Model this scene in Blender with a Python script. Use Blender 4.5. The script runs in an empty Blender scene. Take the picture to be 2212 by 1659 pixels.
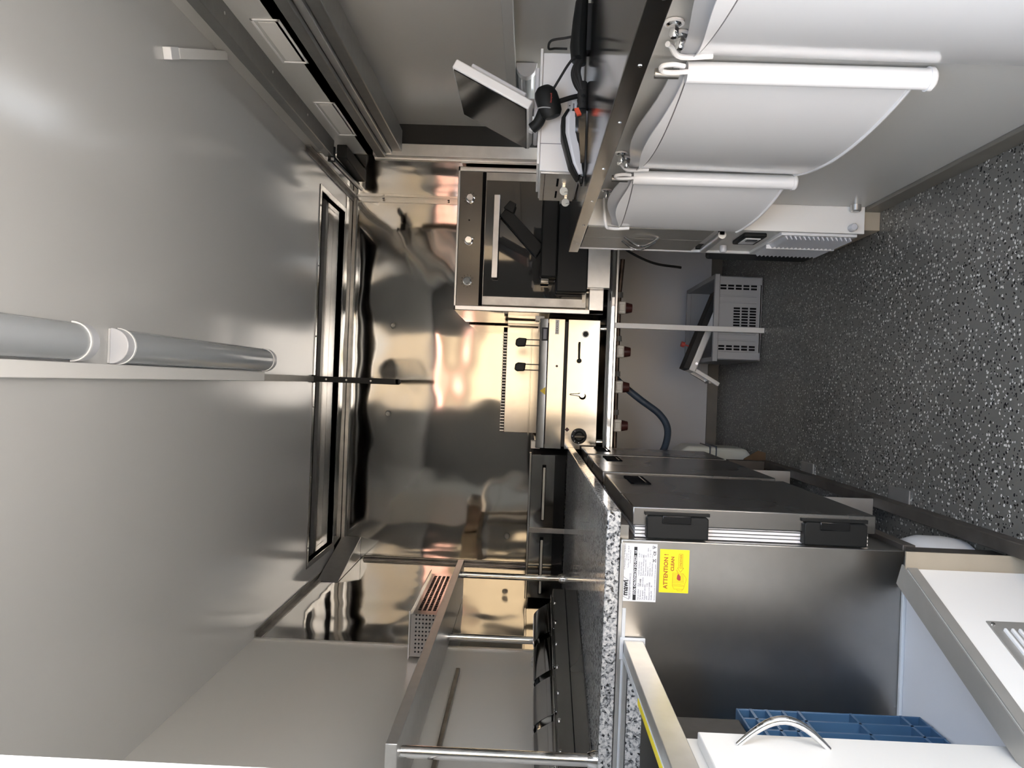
import bpy, bmesh, math, random
from mathutils import Vector, Matrix
random.seed(7)
PI = math.pi
scene = bpy.context.scene
col = scene.collection

# ------------------------------------------------------------------ camera
# The photograph was taken with the phone on its side: the image's left is up.
FPX, CAM_H, ROLL = 1600.0, 1.1, 0.0375
PITCH = math.atan(34 / FPX)
Fw = Vector((0, math.cos(PITCH), math.sin(PITCH)))
Uw = Vector((0, -math.sin(PITCH), math.cos(PITCH)))
Xw = Vector((1, 0, 0))
camR = -Uw * math.cos(ROLL) + Xw * math.sin(ROLL)
camU = Xw * math.cos(ROLL) + Uw * math.sin(ROLL)
cd = bpy.data.cameras.new('camera')
cam = bpy.data.objects.new('camera', cd)
col.objects.link(cam)
cd.sensor_width = 36
cd.lens = 36 * FPX / 2212
cd.clip_start = 0.02
m = Matrix.Identity(4)
for i in range(3):
    m[i][0], m[i][1], m[i][2] = camR[i], camU[i], -Fw[i]
m[2][3] = CAM_H
cam.matrix_world = m
scene.camera = cam

# ------------------------------------------------------------------ world, sun, exposure
world = bpy.data.worlds.new('world')
scene.world = world
world.use_nodes = True
wn = world.node_tree
wn.nodes.clear()
wo = wn.nodes.new('ShaderNodeOutputWorld')
wb = wn.nodes.new('ShaderNodeBackground')
ws = wn.nodes.new('ShaderNodeTexSky')
ws.sky_type = 'NISHITA'
ws.sun_disc = False
ws.sun_elevation = math.radians(42)
ws.sun_rotation = math.radians(75)
ws.dust_density = 3.5
wm = wn.nodes.new('ShaderNodeMixRGB')
wm.inputs[0].default_value = 0.65
wm.inputs[2].default_value = (2.6, 2.85, 3.15, 1)      # thin bright cloud over the blue
wn.links.new(ws.outputs[0], wm.inputs[1])
wn.links.new(wm.outputs[0], wb.inputs[0])
wb.inputs[1].default_value = .55
wn.links.new(wb.outputs[0], wo.inputs[0])
sl = bpy.data.lights.new('sun', 'SUN')
sl.energy = 14.0
sl.color = (1, .96, .90)
sl.angle = math.radians(.6)
so = bpy.data.objects.new('sun', sl)
col.objects.link(so)
so.rotation_euler = (math.radians(-25), math.radians(46), 0)
vs = scene.view_settings
vs.view_transform = 'Standard'
vs.look = 'None'
vs.gamma = 1
vs.use_curve_mapping = False
vs.exposure = 2.14

# ------------------------------------------------------------------ materials
MATS = {}
def mat(name, color, rough=.5, metal=0.0, bump=None, var=None, spec=.5, coat=0, stretch=None, alpha=None, trans=0, rvar=None):
    """bump=(scale,strength,distance) noise bump; var=(scale,amount) colour noise; stretch=(sx,sy,sz) grain"""
    mt = bpy.data.materials.new(name)
    mt.use_nodes = True
    nt = mt.node_tree
    b = nt.nodes['Principled BSDF']
    b.inputs['Base Color'].default_value = (*color, 1)
    b.inputs['Roughness'].default_value = rough
    b.inputs['Metallic'].default_value = metal
    b.inputs['Specular IOR Level'].default_value = spec
    b.inputs['Coat Weight'].default_value = coat
    b.inputs['Coat Roughness'].default_value = .08
    b.inputs['Transmission Weight'].default_value = trans
    if alpha is not None:
        b.inputs['Alpha'].default_value = alpha
    tc = nt.nodes.new('ShaderNodeTexCoord')
    geo = nt.nodes.new('ShaderNodeNewGeometry')
    mp = nt.nodes.new('ShaderNodeMapping')
    nt.links.new(geo.outputs['Position'], mp.inputs[0])
    if stretch:
        mp.inputs['Scale'].default_value = stretch
    if var:
        n = nt.nodes.new('ShaderNodeTexNoise')
        n.inputs['Scale'].default_value = var[0]
        n.inputs['Detail'].default_value = 5
        nt.links.new(mp.outputs[0], n.inputs['Vector'])
        r = nt.nodes.new('ShaderNodeValToRGB')
        r.color_ramp.elements[0].position = .3
        r.color_ramp.elements[1].position = .7
        k = var[1]
        r.color_ramp.elements[0].color = (*[c * (1 - k) for c in color], 1)
        r.color_ramp.elements[1].color = (*[min(1, c * (1 + k)) for c in color], 1)
        nt.links.new(n.outputs['Fac'], r.inputs[0])
        nt.links.new(r.outputs[0], b.inputs['Base Color'])
    if rvar:
        n3 = nt.nodes.new('ShaderNodeTexNoise')
        n3.inputs['Scale'].default_value = rvar[0]
        n3.inputs['Detail'].default_value = 3
        nt.links.new(mp.outputs[0], n3.inputs['Vector'])
        mr = nt.nodes.new('ShaderNodeMapRange')
        mr.inputs[3].default_value = rough * (1 - rvar[1])
        mr.inputs[4].default_value = rough * (1 + rvar[1])
        nt.links.new(n3.outputs['Fac'], mr.inputs[0])
        nt.links.new(mr.outputs[0], b.inputs['Roughness'])
    if bump:
        n2 = nt.nodes.new('ShaderNodeTexNoise')
        n2.inputs['Scale'].default_value = bump[0]
        n2.inputs['Detail'].default_value = bump[3] if len(bump) > 3 else 1.5
        nt.links.new(mp.outputs[0], n2.inputs['Vector'])
        bp = nt.nodes.new('ShaderNodeBump')
        bp.inputs['Strength'].default_value = bump[1]
        bp.inputs['Distance'].default_value = bump[2]
        nt.links.new(n2.outputs['Fac'], bp.inputs['Height'])
        nt.links.new(bp.outputs[0], b.inputs['Normal'])
    MATS[name] = mt
    return mt

mat('gelcoat', (.54, .54, .52), .32, bump=(60, .05, .002), spec=.5, var=(1.2, .02))
mat('gelcoat_ceiling', (.53, .53, .515), .14, bump=(420, .08, .001), spec=.6, var=(1.2, .02))
mat('white_laminate', (.82, .81, .78), .38, bump=(90, .03, .001))
mat('compartment', (.72, .74, .78), .45, var=(3, .03))
mat('mirror_steel', (.34, .332, .312), .07, 1, bump=(3.2, .6, .013, 1), rvar=(4, .5))
mat('brushed_steel', (.36, .355, .345), .12, 1, bump=(2, .08, .002, 1), var=(30, .03), rvar=(2.5, .2))
mat('satin_steel', (.42, .412, .395), .18, 1, rvar=(3, .2), var=(40, .04))
mat('fridge_steel', (.44, .43, .41), .3, 1, var=(25, .03), rvar=(2.5, .15))
mat('door_steel', (.29, .287, .28), .27, 1, rvar=(2.5, .15), var=(40, .03))
mat('worktop_steel', (.36, .355, .345), .11, 1, rvar=(4, .3))
mat('oven_panel', (.13, .125, .115), .2, 1, var=(30, .04))
mat('dull_steel', (.34, .33, .31), .42, 1, var=(14, .2), rvar=(8, .3))
mat('chrome', (.8, .8, .8), .06, 1)
mat('aluminium', (.62, .62, .61), .35, .85, var=(30, .04))
mat('dark_aluminium', (.26, .26, .25), .4, .8, var=(30, .05))
mat('grey_trim', (.40, .39, .36), .45, .5, var=(20, .04))
mat('kick_beige', (.50, .44, .34), .42, .35, var=(9, .06))
mat('white_plastic', (.85, .85, .85), .25, bump=(8, .04, .002))
mat('flap_plastic', (.80, .80, .80), .16, spec=.6, coat=.3, var=(2, .02))
mat('rim_plastic', (.70, .71, .73), .12, spec=.6, alpha=.75)
mat('black_plastic', (.010, .011, .011), .5, spec=.25, bump=(300, .05, .0005))
mat('black_gloss', (.01, .01, .01), .12)
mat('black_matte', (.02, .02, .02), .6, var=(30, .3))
mat('grey_plastic', (.36, .37, .38), .5, var=(6, .05))
mat('slot_black', (.006, .006, .007), .8, spec=.08)
mat('light_grey_plastic', (.62, .63, .66), .28)
mat('blue_plastic', (.045, .11, .21), .42, var=(8, .08))
mat('blue_hose', (.05, .07, .10), .3)
mat('red_plastic', (.45, .06, .05), .4)
mat('orange_red', (.85, .12, .06), .35)
mat('maroon', (.06, .018, .015), .35)
mat('dark_red', (.10, .01, .012), .6)
mat('cream_plastic', (.60, .57, .50), .4)
mat('yellow_label', (.95, .78, .02), .45)
mat('brown_print', (.42, .12, .02), .6)
mat('paper', (.82, .84, .88), .55)
mat('print_black', (.015, .015, .018), .6)
mat('print_grey', (.25, .25, .28), .6)
mat('cardboard', (.10, .06, .03), .8, var=(12, .2))
mat('jerrycan', (.62, .64, .58), .35, var=(4, .04))
mat('barrel', (.62, .63, .64), .4, var=(3, .05))
mat('copper_pipe', (.10, .075, .06), .4, .7, var=(20, .4))
mat('steel_tube_dark', (.10, .09, .08), .55, .5, var=(10, .3))
mat('skirting', (.16, .15, .13), .4, var=(8, .15))
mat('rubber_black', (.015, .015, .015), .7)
mat('wall_low', (.60, .61, .63), .3, bump=(90, .12, .001), stretch=(1, 1, .05), var=(2, .03))
mat('hatch_panel', (.56, .55, .52), .3, bump=(70, .04, .001))
mat('screen_glass', (.006, .006, .006), .1, spec=.14)
mat('oven_glass', (.02, .02, .02), .04, spec=.9)
mat('cream_wall', (.66, .6, .5), .4)
mat('silicone', (.66, .69, .72), .35)
mat('warn_yellow', (.7, .5, .03), .5)
mat('key_plastic', (.66, .65, .58), .4)
mat('ochre_render', (.29, .215, .13), .85, var=(2, .08))
mat('roof_tile', (.42, .20, .14), .8, var=(3, .15))
mat('ground_brick', (.46, .43, .40), .85, var=(5, .25))

def clear_plastic(name, tint, fac):
    mt = bpy.data.materials.new(name)
    mt.use_nodes = True
    nt = mt.node_tree
    b = nt.nodes['Principled BSDF']
    b.inputs['Base Color'].default_value = (*tint, 1)
    b.inputs['Roughness'].default_value = .08
    b.inputs['Specular IOR Level'].default_value = .6
    tr = nt.nodes.new('ShaderNodeBsdfTransparent')
    tr.inputs[0].default_value = (.92, .94, .95, 1)
    mx = nt.nodes.new('ShaderNodeMixShader')
    mx.inputs[0].default_value = fac
    nt.links.new(tr.outputs[0], mx.inputs[1])
    nt.links.new(b.outputs[0], mx.inputs[2])
    nt.links.new(mx.outputs[0], nt.nodes['Material Output'].inputs[0])
    MATS[name] = mt
clear_plastic('lamp_cover', (.60, .62, .64), .55)
clear_plastic('bag_plastic', (.8, .8, .8), .35)

def granite():
    mt = bpy.data.materials.new('granite'); mt.use_nodes = True
    nt = mt.node_tree; b = nt.nodes['Principled BSDF']
    geo = nt.nodes.new('ShaderNodeNewGeometry')
    n1 = nt.nodes.new('ShaderNodeTexNoise'); n1.inputs['Scale'].default_value = 150; n1.inputs['Detail'].default_value = 4; n1.inputs['Roughness'].default_value = .6
    v = nt.nodes.new('ShaderNodeTexVoronoi'); v.inputs['Scale'].default_value = 170
    for n in (n1, v): nt.links.new(geo.outputs['Position'], n.inputs['Vector'])
    sep = nt.nodes.new('ShaderNodeSeparateColor'); nt.links.new(v.outputs['Color'], sep.inputs[0])
    ad = nt.nodes.new('ShaderNodeMath'); ad.operation = 'MULTIPLY_ADD'
    ad.inputs[1].default_value = .45
    nt.links.new(sep.outputs[0], ad.inputs[0]); nt.links.new(n1.outputs['Fac'], ad.inputs[2])
    r = nt.nodes.new('ShaderNodeValToRGB'); r.color_ramp.interpolation = 'LINEAR'
    e = r.color_ramp.elements
    e[0].position = .47; e[0].color = (.012, .012, .014, 1)
    e[1].position = .58; e[1].color = (.19, .20, .21, 1)
    x = e.new(.70); x.color = (.40, .41, .42, 1)
    x = e.new(.92); x.color = (.62, .62, .61, 1)
    nt.links.new(ad.outputs[0], r.inputs[0]); nt.links.new(r.outputs[0], b.inputs['Base Color'])
    b.inputs['Roughness'].default_value = .09
    b.inputs['Specular IOR Level'].default_value = .6
    MATS['granite'] = mt
granite()

def flake_floor():
    mt = bpy.data.materials.new('flake_floor'); mt.use_nodes = True
    nt = mt.node_tree; b = nt.nodes['Principled BSDF']
    geo = nt.nodes.new('ShaderNodeNewGeometry')
    base = nt.nodes.new('ShaderNodeTexNoise'); base.inputs['Scale'].default_value = 3; base.inputs['Detail'].default_value = 5
    nt.links.new(geo.outputs['Position'], base.inputs['Vector'])
    r0 = nt.nodes.new('ShaderNodeValToRGB')
    r0.color_ramp.elements[0].position = .3; r0.color_ramp.elements[0].color = (.125, .122, .110, 1)
    r0.color_ramp.elements[1].position = .7; r0.color_ramp.elements[1].color = (.165, .16, .145, 1)
    nt.links.new(base.outputs['Fac'], r0.inputs[0])
    last = r0.outputs[0]
    for k, (sc, th, pick, cl) in enumerate([(95, .33, .86, (.60, .60, .56, 1)), (125, .30, .87, (.50, .50, .47, 1)), (90, .31, .82, (.012, .012, .012, 1)), (140, .3, .86, (.015, .015, .015, 1))]):
        dn = nt.nodes.new('ShaderNodeTexNoise'); dn.inputs['Scale'].default_value = 130
        nt.links.new(geo.outputs['Position'], dn.inputs['Vector'])
        mx0 = nt.nodes.new('ShaderNodeVectorMath'); mx0.operation = 'MULTIPLY_ADD'
        mx0.inputs[1].default_value = (.006, .006, 0); mx0.inputs[2].default_value = (k * .37, k * .21, 0)
        nt.links.new(dn.outputs['Color'], mx0.inputs[0])
        add = nt.nodes.new('ShaderNodeVectorMath')
        nt.links.new(geo.outputs['Position'], add.inputs[0]); nt.links.new(mx0.outputs[0], add.inputs[1])
        v = nt.nodes.new('ShaderNodeTexVoronoi'); v.inputs['Scale'].default_value = sc; v.voronoi_dimensions = '2D'
        nt.links.new(add.outputs[0], v.inputs['Vector'])
        lt = nt.nodes.new('ShaderNodeMath'); lt.operation = 'LESS_THAN'; lt.inputs[1].default_value = th
        nt.links.new(v.outputs['Distance'], lt.inputs[0])
        sp = nt.nodes.new('ShaderNodeSeparateColor'); nt.links.new(v.outputs['Color'], sp.inputs[0])
        gt = nt.nodes.new('ShaderNodeMath'); gt.operation = 'GREATER_THAN'; gt.inputs[1].default_value = pick
        nt.links.new(sp.outputs[k % 3], gt.inputs[0])
        mu = nt.nodes.new('ShaderNodeMath'); mu.operation = 'MULTIPLY'
        nt.links.new(lt.outputs[0], mu.inputs[0]); nt.links.new(gt.outputs[0], mu.inputs[1])
        mix = nt.nodes.new('ShaderNodeMixRGB'); mix.inputs[2].default_value = cl
        nt.links.new(mu.outputs[0], mix.inputs[0]); nt.links.new(last, mix.inputs[1])
        last = mix.outputs[0]
    nt.links.new(last, b.inputs['Base Color'])
    b.inputs['Roughness'].default_value = .36
    n2 = nt.nodes.new('ShaderNodeTexNoise'); n2.inputs['Scale'].default_value = 50
    nt.links.new(geo.outputs['Position'], n2.inputs['Vector'])
    bp = nt.nodes.new('ShaderNodeBump'); bp.inputs['Strength'].default_value = .12; bp.inputs['Distance'].default_value = .002
    nt.links.new(n2.outputs['Fac'], bp.inputs['Height']); nt.links.new(bp.outputs[0], b.inputs['Normal'])
    MATS['flake_floor'] = mt
flake_floor()

# ------------------------------------------------------------------ mesh helpers
class MB:
    def __init__(s):
        s.v = []; s.f = []; s.M = None
    def add(s, vs, fs):
        o = len(s.v)
        for p in vs:
            p = Vector(p)
            s.v.append(s.M @ p if s.M else p)
        s.f += [tuple(i + o for i in f) for f in fs]
        return s
    def box(s, x0, x1, y0, y1, z0, z1):
        if x0 > x1: x0, x1 = x1, x0
        if y0 > y1: y0, y1 = y1, y0
        if z0 > z1: z0, z1 = z1, z0
        return s.add([(x0,y0,z0),(x1,y0,z0),(x1,y1,z0),(x0,y1,z0),(x0,y0,z1),(x1,y0,z1),(x1,y1,z1),(x0,y1,z1)],
                     [(0,3,2,1),(4,5,6,7),(0,1,5,4),(1,2,6,5),(2,3,7,6),(3,0,4,7)])
    def obox(s, p0, p1, w, h, up=(0,0,1)):
        """bar of section w x h from p0 to p1 (w along side, h along up)"""
        p0, p1 = Vector(p0), Vector(p1)
        d = (p1 - p0).normalized(); up = Vector(up)
        sd = d.cross(up)
        if sd.length < 1e-5: sd = d.cross(Vector((1,0,0)))
        sd.normalize(); u2 = sd.cross(d).normalized()
        vs = []
        for p in (p0, p1):
            for a, b in ((-1,-1),(1,-1),(1,1),(-1,1)):
                vs.append(p + sd * (a * w / 2) + u2 * (b * h / 2))
        return s.add(vs, [(0,1,2,3),(7,6,5,4),(0,4,5,1),(1,5,6,2),(2,6,7,3),(3,7,4,0)])
    def prism(s, pts, axis, a, b):
        """extrude 2D polygon pts along axis x/y/z from a to b (pts in remaining axes order)"""
        n = len(pts)
        def mk(p, t):
            return {'x': (t, p[0], p[1]), 'y': (p[0], t, p[1]), 'z': (p[0], p[1], t)}[axis]
        vs = [mk(p, a) for p in pts] + [mk(p, b) for p in pts]
        fs = [tuple(range(n))[::-1], tuple(range(n, 2 * n))]
        for i in range(n):
            j = (i + 1) % n
            fs.append((i, j, n + j, n + i))
        return s.add(vs, fs)
    def cyl(s, p0, p1, r, r1=None, n=20, cap=True):
        p0, p1 = Vector(p0), Vector(p1); r1 = r if r1 is None else r1
        d = (p1 - p0).normalized()
        a = d.orthogonal().normalized(); b = d.cross(a)
        vs = []
        for p, rr in ((p0, r), (p1, r1)):
            for i in range(n):
                t = 2 * PI * i / n
                vs.append(p + a * math.cos(t) * rr + b * math.sin(t) * rr)
        fs = [(i, (i+1) % n, n + (i+1) % n, n + i) for i in range(n)]
        if cap: fs += [tuple(range(n))[::-1], tuple(range(n, 2*n))]
        return s.add(vs, fs)
    def lathe(s, o, axis, prof, n=24):
        """prof list of (r, t) along axis from o"""
        o = Vector(o); d = Vector(axis).normalized(); a = d.orthogonal().normalized(); b = d.cross(a)
        vs = []; fs = []
        for r, t in prof:
            for i in range(n):
                th = 2*PI*i/n
                vs.append(o + d*t + (a*math.cos(th) + b*math.sin(th)) * max(r, 1e-5))
        for k in range(len(prof)-1):
            for i in range(n):
                j = (i+1) % n
                fs.append((k*n+i, k*n+j, (k+1)*n+j, (k+1)*n+i))
        fs += [tuple(range(n))[::-1], tuple(range((len(prof)-1)*n, len(prof)*n))]
        return s.add(vs, fs)
    def tube(s, pts, r, n=10, rs=None):
        pts = [Vector(p) for p in pts]
        vs = []; fs = []
        pa = None
        for k, p in enumerate(pts):
            d = (pts[min(k+1, len(pts)-1)] - pts[max(k-1, 0)]).normalized()
            if pa is None: a = d.orthogonal().normalized()
            else:
                a = pa - d * pa.dot(d)
                a = a.normalized() if a.length > 1e-6 else d.orthogonal().normalized()
            pa = a; b = d.cross(a)
            rr = rs[k] if rs else r
            for i in range(n):
                t = 2*PI*i/n
                vs.append(p + (a*math.cos(t) + b*math.sin(t)) * rr)
        for k in range(len(pts)-1):
            for i in range(n):
                j = (i+1) % n
                fs.append((k*n+i, k*n+j, (k+1)*n+j, (k+1)*n+i))
        fs += [tuple(range(n))[::-1], tuple(range((len(pts)-1)*n, len(pts)*n))]
        return s.add(vs, fs)
    def sheet(s, rows, th=None, off=None):
        """grid of points rows[i][j]; with thickness th along vector off"""
        R, Cc = len(rows), len(rows[0])
        fs = [(i*Cc+j, i*Cc+j+1, (i+1)*Cc+j+1, (i+1)*Cc+j) for i in range(R-1) for j in range(Cc-1)]
        vs = [Vector(p) for r in rows for p in r]
        if th:
            off = Vector(off).normalized() * th
            n = len(vs)
            vs2 = [p + off for p in vs]
            f2 = [tuple(n + i for i in f[::-1]) for f in fs]
            ed = []
            loop = [j for j in range(Cc)] + [i*Cc+Cc-1 for i in range(1, R)] + [(R-1)*Cc+j for j in range(Cc-2, -1, -1)] + [i*Cc for i in range(R-2, 0, -1)]
            for k in range(len(loop)):
                a, b = loop[k], loop[(k+1) % len(loop)]
                ed.append((b, a, n+a, n+b))
            return s.add(vs + vs2, fs + f2 + ed)
        return s.add(vs, fs)

WLOC = {}
def spline(pts, n=8):
    P = [Vector(p) for p in pts]
    P = [P[0]*2 - P[1]] + P + [P[-1]*2 - P[-2]]
    out = []
    for i in range(1, len(P)-2):
        for k in range(n):
            t = k / n
            a, b, c, d = P[i-1], P[i], P[i+1], P[i+2]
            out.append(.5*((2*b) + (c-a)*t + (2*a-5*b+4*c-d)*t*t + (3*b-a-3*c+d)*t**3))
    out.append(P[-2])
    return out

def obj(name, mb, mname, parent=None, bevel=0, seg=2, label=None, kind=None):
    if isinstance(mb, MB):
        lo = [min(p[i] for p in mb.v) for i in range(3)]; hi = [max(p[i] for p in mb.v) for i in range(3)]
        c = Vector(((lo[0]+hi[0])/2, (lo[1]+hi[1])/2, lo[2]))
        me = bpy.data.meshes.new(name)
        me.from_pydata([p - c for p in mb.v], [], mb.f)
        me.validate()
        bm = bmesh.new(); bm.from_mesh(me)
        bmesh.ops.recalc_face_normals(bm, faces=bm.faces)
        bm.to_mesh(me); bm.free()
        me.polygons.foreach_set('use_smooth', [True] * len(me.polygons))
        me.set_sharp_from_angle(angle=math.radians(38))
        me.materials.append(MATS[mname])
    else:
        me, c = mb
    o = bpy.data.objects.new(name, me)
    col.objects.link(o)
    o.location = c
    WLOC[o] = Vector(c)
    if parent:
        o.parent = parent
        o.matrix_parent_inverse = Matrix.Translation(-WLOC[parent])
    if bevel:
        md = o.modifiers.new('bevel', 'BEVEL'); md.width = bevel; md.segments = seg; md.limit_method = 'ANGLE'; md.angle_limit = math.radians(40)
    if label: o['label'] = label
    if kind: o['kind'] = kind
    return o

def thing(name, label, cat, loc, group=None):
    o = bpy.data.objects.new(name, None)
    col.objects.link(o)
    o.empty_display_size = .05
    o.location = loc; WLOC[o] = Vector(loc)
    return tag(o, label, cat, group)
def tag(o, label, cat, group=None):
    o['label'] = label; o['category'] = cat
    if group: o['group'] = group
    return o
def struct(name, mb, mname, parent=None, bevel=0, label=None):
    o = obj(name, mb, mname, parent, bevel, label=label)
    if not parent: o['kind'] = 'structure'
    return o
def B(*a): return MB().box(*a)

def text(name, body, size, mname, origin, right, up, parent, extrude=.0004, align='LEFT', width=None, bold=0.0):
    cu = bpy.data.curves.new(name, 'FONT')
    cu.body = body; cu.size = size; cu.align_x = align; cu.extrude = extrude
    cu.offset = bold; cu.resolution_u = 2
    tmp = bpy.data.objects.new('tmp', cu); col.objects.link(tmp)
    dg = bpy.context.evaluated_depsgraph_get()
    me = bpy.data.meshes.new_from_object(tmp.evaluated_get(dg))
    bpy.data.objects.remove(tmp); bpy.data.curves.remove(cu)
    r = Vector(right).normalized(); u = Vector(up).normalized(); n = r.cross(u); o0 = Vector(origin)
    k = 1
    if width:
        xs = [v.co.x for v in me.vertices]
        w = max(xs) - min(xs)
        k = width / w
    mb = MB()
    mb.v = [o0 + r * (v.co.x * k) + u * v.co.y + n * v.co.z for v in me.vertices]
    mb.f = [tuple(p.vertices) for p in me.polygons]
    bpy.data.meshes.remove(me)
    return obj(name, mb, mname, parent)

# ------------------------------------------------------------------ the setting
XL, XR, YB, YF, ZC = -1.06, 1.06, 4.32, .45, 2.16
struct('floor', B(XL-.05, 1.3, YF-.05, YB+.05, -.04, 0), 'flake_floor')
struct('ground', B(-14, 14, -16, YF-.06, -.60, -.50), 'ground_brick')
struct('house_facade', B(-9, 9, -9.4, -9, -.5, 2.9), 'ochre_render')
struct('house_roof', MB().prism([(-9.9, 2.9), (-8.7, 2.9), (-10.2, 3.5)], 'x', -9.3, 9.3), 'roof_tile')
# ceiling with the extraction opening
HX0, HX1, HY0, HY1 = -.925, .925, 3.66, 4.12
c = MB()
c.box(XL-.05, XR+.2, YF-.05, HY0, ZC, ZC+.03); c.box(XL-.05, XR+.2, HY1, YB+.05, ZC, ZC+.03)
c.box(XL-.05, HX0, HY0, HY1, ZC, ZC+.03); c.box(HX1, XR+.2, HY0, HY1, ZC, ZC+.03)
ceil = struct('ceiling', c, 'gelcoat_ceiling')
t = MB()
t.box(HX0-.015, HX0, HY0, HY1, ZC-.001, ZC+.22); t.box(HX1, HX1+.015, HY0, HY1, ZC-.001, ZC+.22)
t.box(HX0, HX1, HY0-.015, HY0, ZC-.001, ZC+.22); t.box(HX0, HX1, HY1, HY1+.015, ZC-.001, ZC+.22)
t.box(HX0-.015, HX1+.015, HY0-.015, HY1+.015, ZC+.22, ZC+.24)
obj('extractor_recess', t, 'satin_steel', ceil, label='recessed steel extraction opening in the ceiling')
t = MB()
w = .028
t.box(HX0-w, HX1+w, HY0-w, HY0, ZC-.004, ZC); t.box(HX0-w, HX1+w, HY1, HY1+w, ZC-.004, ZC)
t.box(HX0-w, HX0, HY0, HY1, ZC-.004, ZC); t.box(HX1, HX1+w, HY0, HY1, ZC-.004, ZC)
obj('extractor_frame', t, 'satin_steel', ceil, .0015)
obj('extractor_bar', B(HX0, HX1, 3.86, 3.90, ZC+.03, ZC+.05), 'dark_aluminium', ceil)
obj('extractor_filter', B(HX0+.002, HX1-.002, 3.90, HY1-.002, ZC+.06, ZC+.08), 'satin_steel', ceil)
for x in (-.85, -.5, -.15, .2, .55, .85):
    obj('screw', MB().lathe((x, HY0-.014, ZC-.004), (0,0,-1), [(.005,0),(.0045,.002),(0,.003)], 8), 'dark_aluminium', ceil)
obj('cladding_strip', B(XL+.001, XR-.001, HY1+.035, YB-.005, ZC-.003, ZC), 'mirror_steel', ceil)

# left wall: white panel, steel cladded at the far end
wl = struct('wall_left', B(XL-.04, XL, YF-.05, YB+.04, 0, ZC), 'gelcoat')
obj('steel_cladding', B(XL, XL+.004, 2.95, YB, .73, ZC-.002), 'mirror_steel', wl, .001)
obj('cladding_edge', B(XL, XL+.007, 2.938, 2.952, .9, ZC-.002), 'aluminium', wl)
# back wall
wbk = struct('wall_back', B(XL-.04, XR+.04, YB, YB+.04, 0, ZC), 'wall_low')
obj('steel_cladding', B(XL+.005, XR-.005, YB-.005, YB, .73, ZC-.002), 'mirror_steel', wbk)
struct('baseboard_back', B(XL, XR, YB-.012, YB, 0, .06), 'skirting', None, .002)
# right wall: pieces round the serving hatch
HAT = 3.43
c = MB()
c.box(XR, XR+.04, YF, HAT, 1.84, ZC); c.box(XR, XR+.035, HAT, YB, 0, ZC); c.box(XR, XR+.04, YF, HAT, 0, .92)
wr = struct('wall_right', c, 'gelcoat')
obj('steel_cladding', B(XR-.004, XR, HAT+.05, YB-.006, .73, ZC-.002), 'mirror_steel', wr)
obj('hatch_jamb', B(XR-.02, XR+.037, HAT-.004, HAT+.042, .92, 1.86), 'aluminium', wr, .002)
obj('hatch_jamb_lip', B(XR-.026, XR-.005, HAT+.038, HAT+.062, .73, 1.86), 'aluminium', wr, .001)
# closed hatch flap beyond the opening
wf = struct('window_1', B(1.22, 1.25, YF, HAT+.1, .9, 1.9), 'hatch_panel', label='closed serving hatch flap')
obj('hatch_rib', B(1.185, 1.22, YF, HAT-.02, 1.19, 1.228), 'gelcoat', wf, .002)
obj('hatch_end_shade', B(XR+.04, 1.22, HAT+.09, HAT+.1, .9, 1.9), 'rubber_black', wf)  # shade at the recess end put into the colour, not real rubber
obj('hatch_cap', B(XR, 1.25, YF, HAT+.1, 1.86, 1.9), 'dark_aluminium', wf)
obj('cream_board', B(1.205, 1.22, 2.95, HAT-.05, .97, 1.11), 'cream_wall', wf, .002)
# rails under the fascia
struct('trim_1', B(XR-.03, XR+.05, YF, HAT, 1.80, 1.84), 'dark_aluminium', None, .003)
struct('trim_2', B(XR-.012, XR+.06, YF, HAT, 1.772, 1.798), 'aluminium', None, .002)
struct('trim_3', B(XR+.0, XR+.10, YF, HAT, 1.725, 1.770), 'dark_aluminium', None, .004)
# roof beam above the fascia
bmr = struct('trim_4', B(.985, XR, YF, 3.30, 2.006, 2.045), 'dark_aluminium', None, .003)
for y in (.9, 1.3, 1.7, 2.1, 2.5, 2.9):
    obj('screw', MB().lathe((XR-.03, y, 2.0065), (0,0,-1), [(.005,0),(.005,.001),(0,.003)], 8), 'aluminium', bmr)
# corner trims
struct('trim_5', MB().box(XL+.004, XL+.03, 2.95, YB-.005, ZC-.006, ZC-.002).box(XL+.004, XL+.008, 2.95, YB-.005, ZC-.03, ZC-.004), 'dull_steel')
struct('trim_6', MB().box(XL+.004, XR-.004, YB-.022, YB-.005, ZC-.026, ZC-.004), 'dull_steel', None, .002)
struct('trim_7', MB().box(XL+.004, XL+.016, YB-.018, YB-.005, .74, 2.02).box(XL+.018, XL+.026, YB-.015, YB-.005, .74, 2.02).box(XL+.004, XL+.012, YB-.034, YB-.022, .74, 2.02), 'dull_steel', None, .002)
tr8 = struct('trim_8', MB().box(XR-.028, XR-.004, YB-.011, YB-.005, .75, ZC-.03).box(XR-.010, XR-.004, YB-.05, YB-.011, .75, ZC-.03), 'satin_steel', None, .001)
struct('trim_9', MB().box(XR-.03, XR-.004, 3.36, YB-.02, ZC-.008, ZC-.002).box(XR-.010, XR-.004, 3.36, YB-.02, ZC-.03, ZC-.004), 'dull_steel')
for z in (1.2, 1.6, 1.98):
    obj('screw', MB().lathe((XR-.016, YB-.011, z), (0,-1,0), [(.006,0),(.005,.002),(0,.003)], 8), 'dark_aluminium', tr8)
    obj('screw', MB().lathe((XR-.010, YB-.03, z), (-1,0,0), [(.006,0),(.005,.002),(0,.003)], 8), 'dark_aluminium', tr8)
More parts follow.
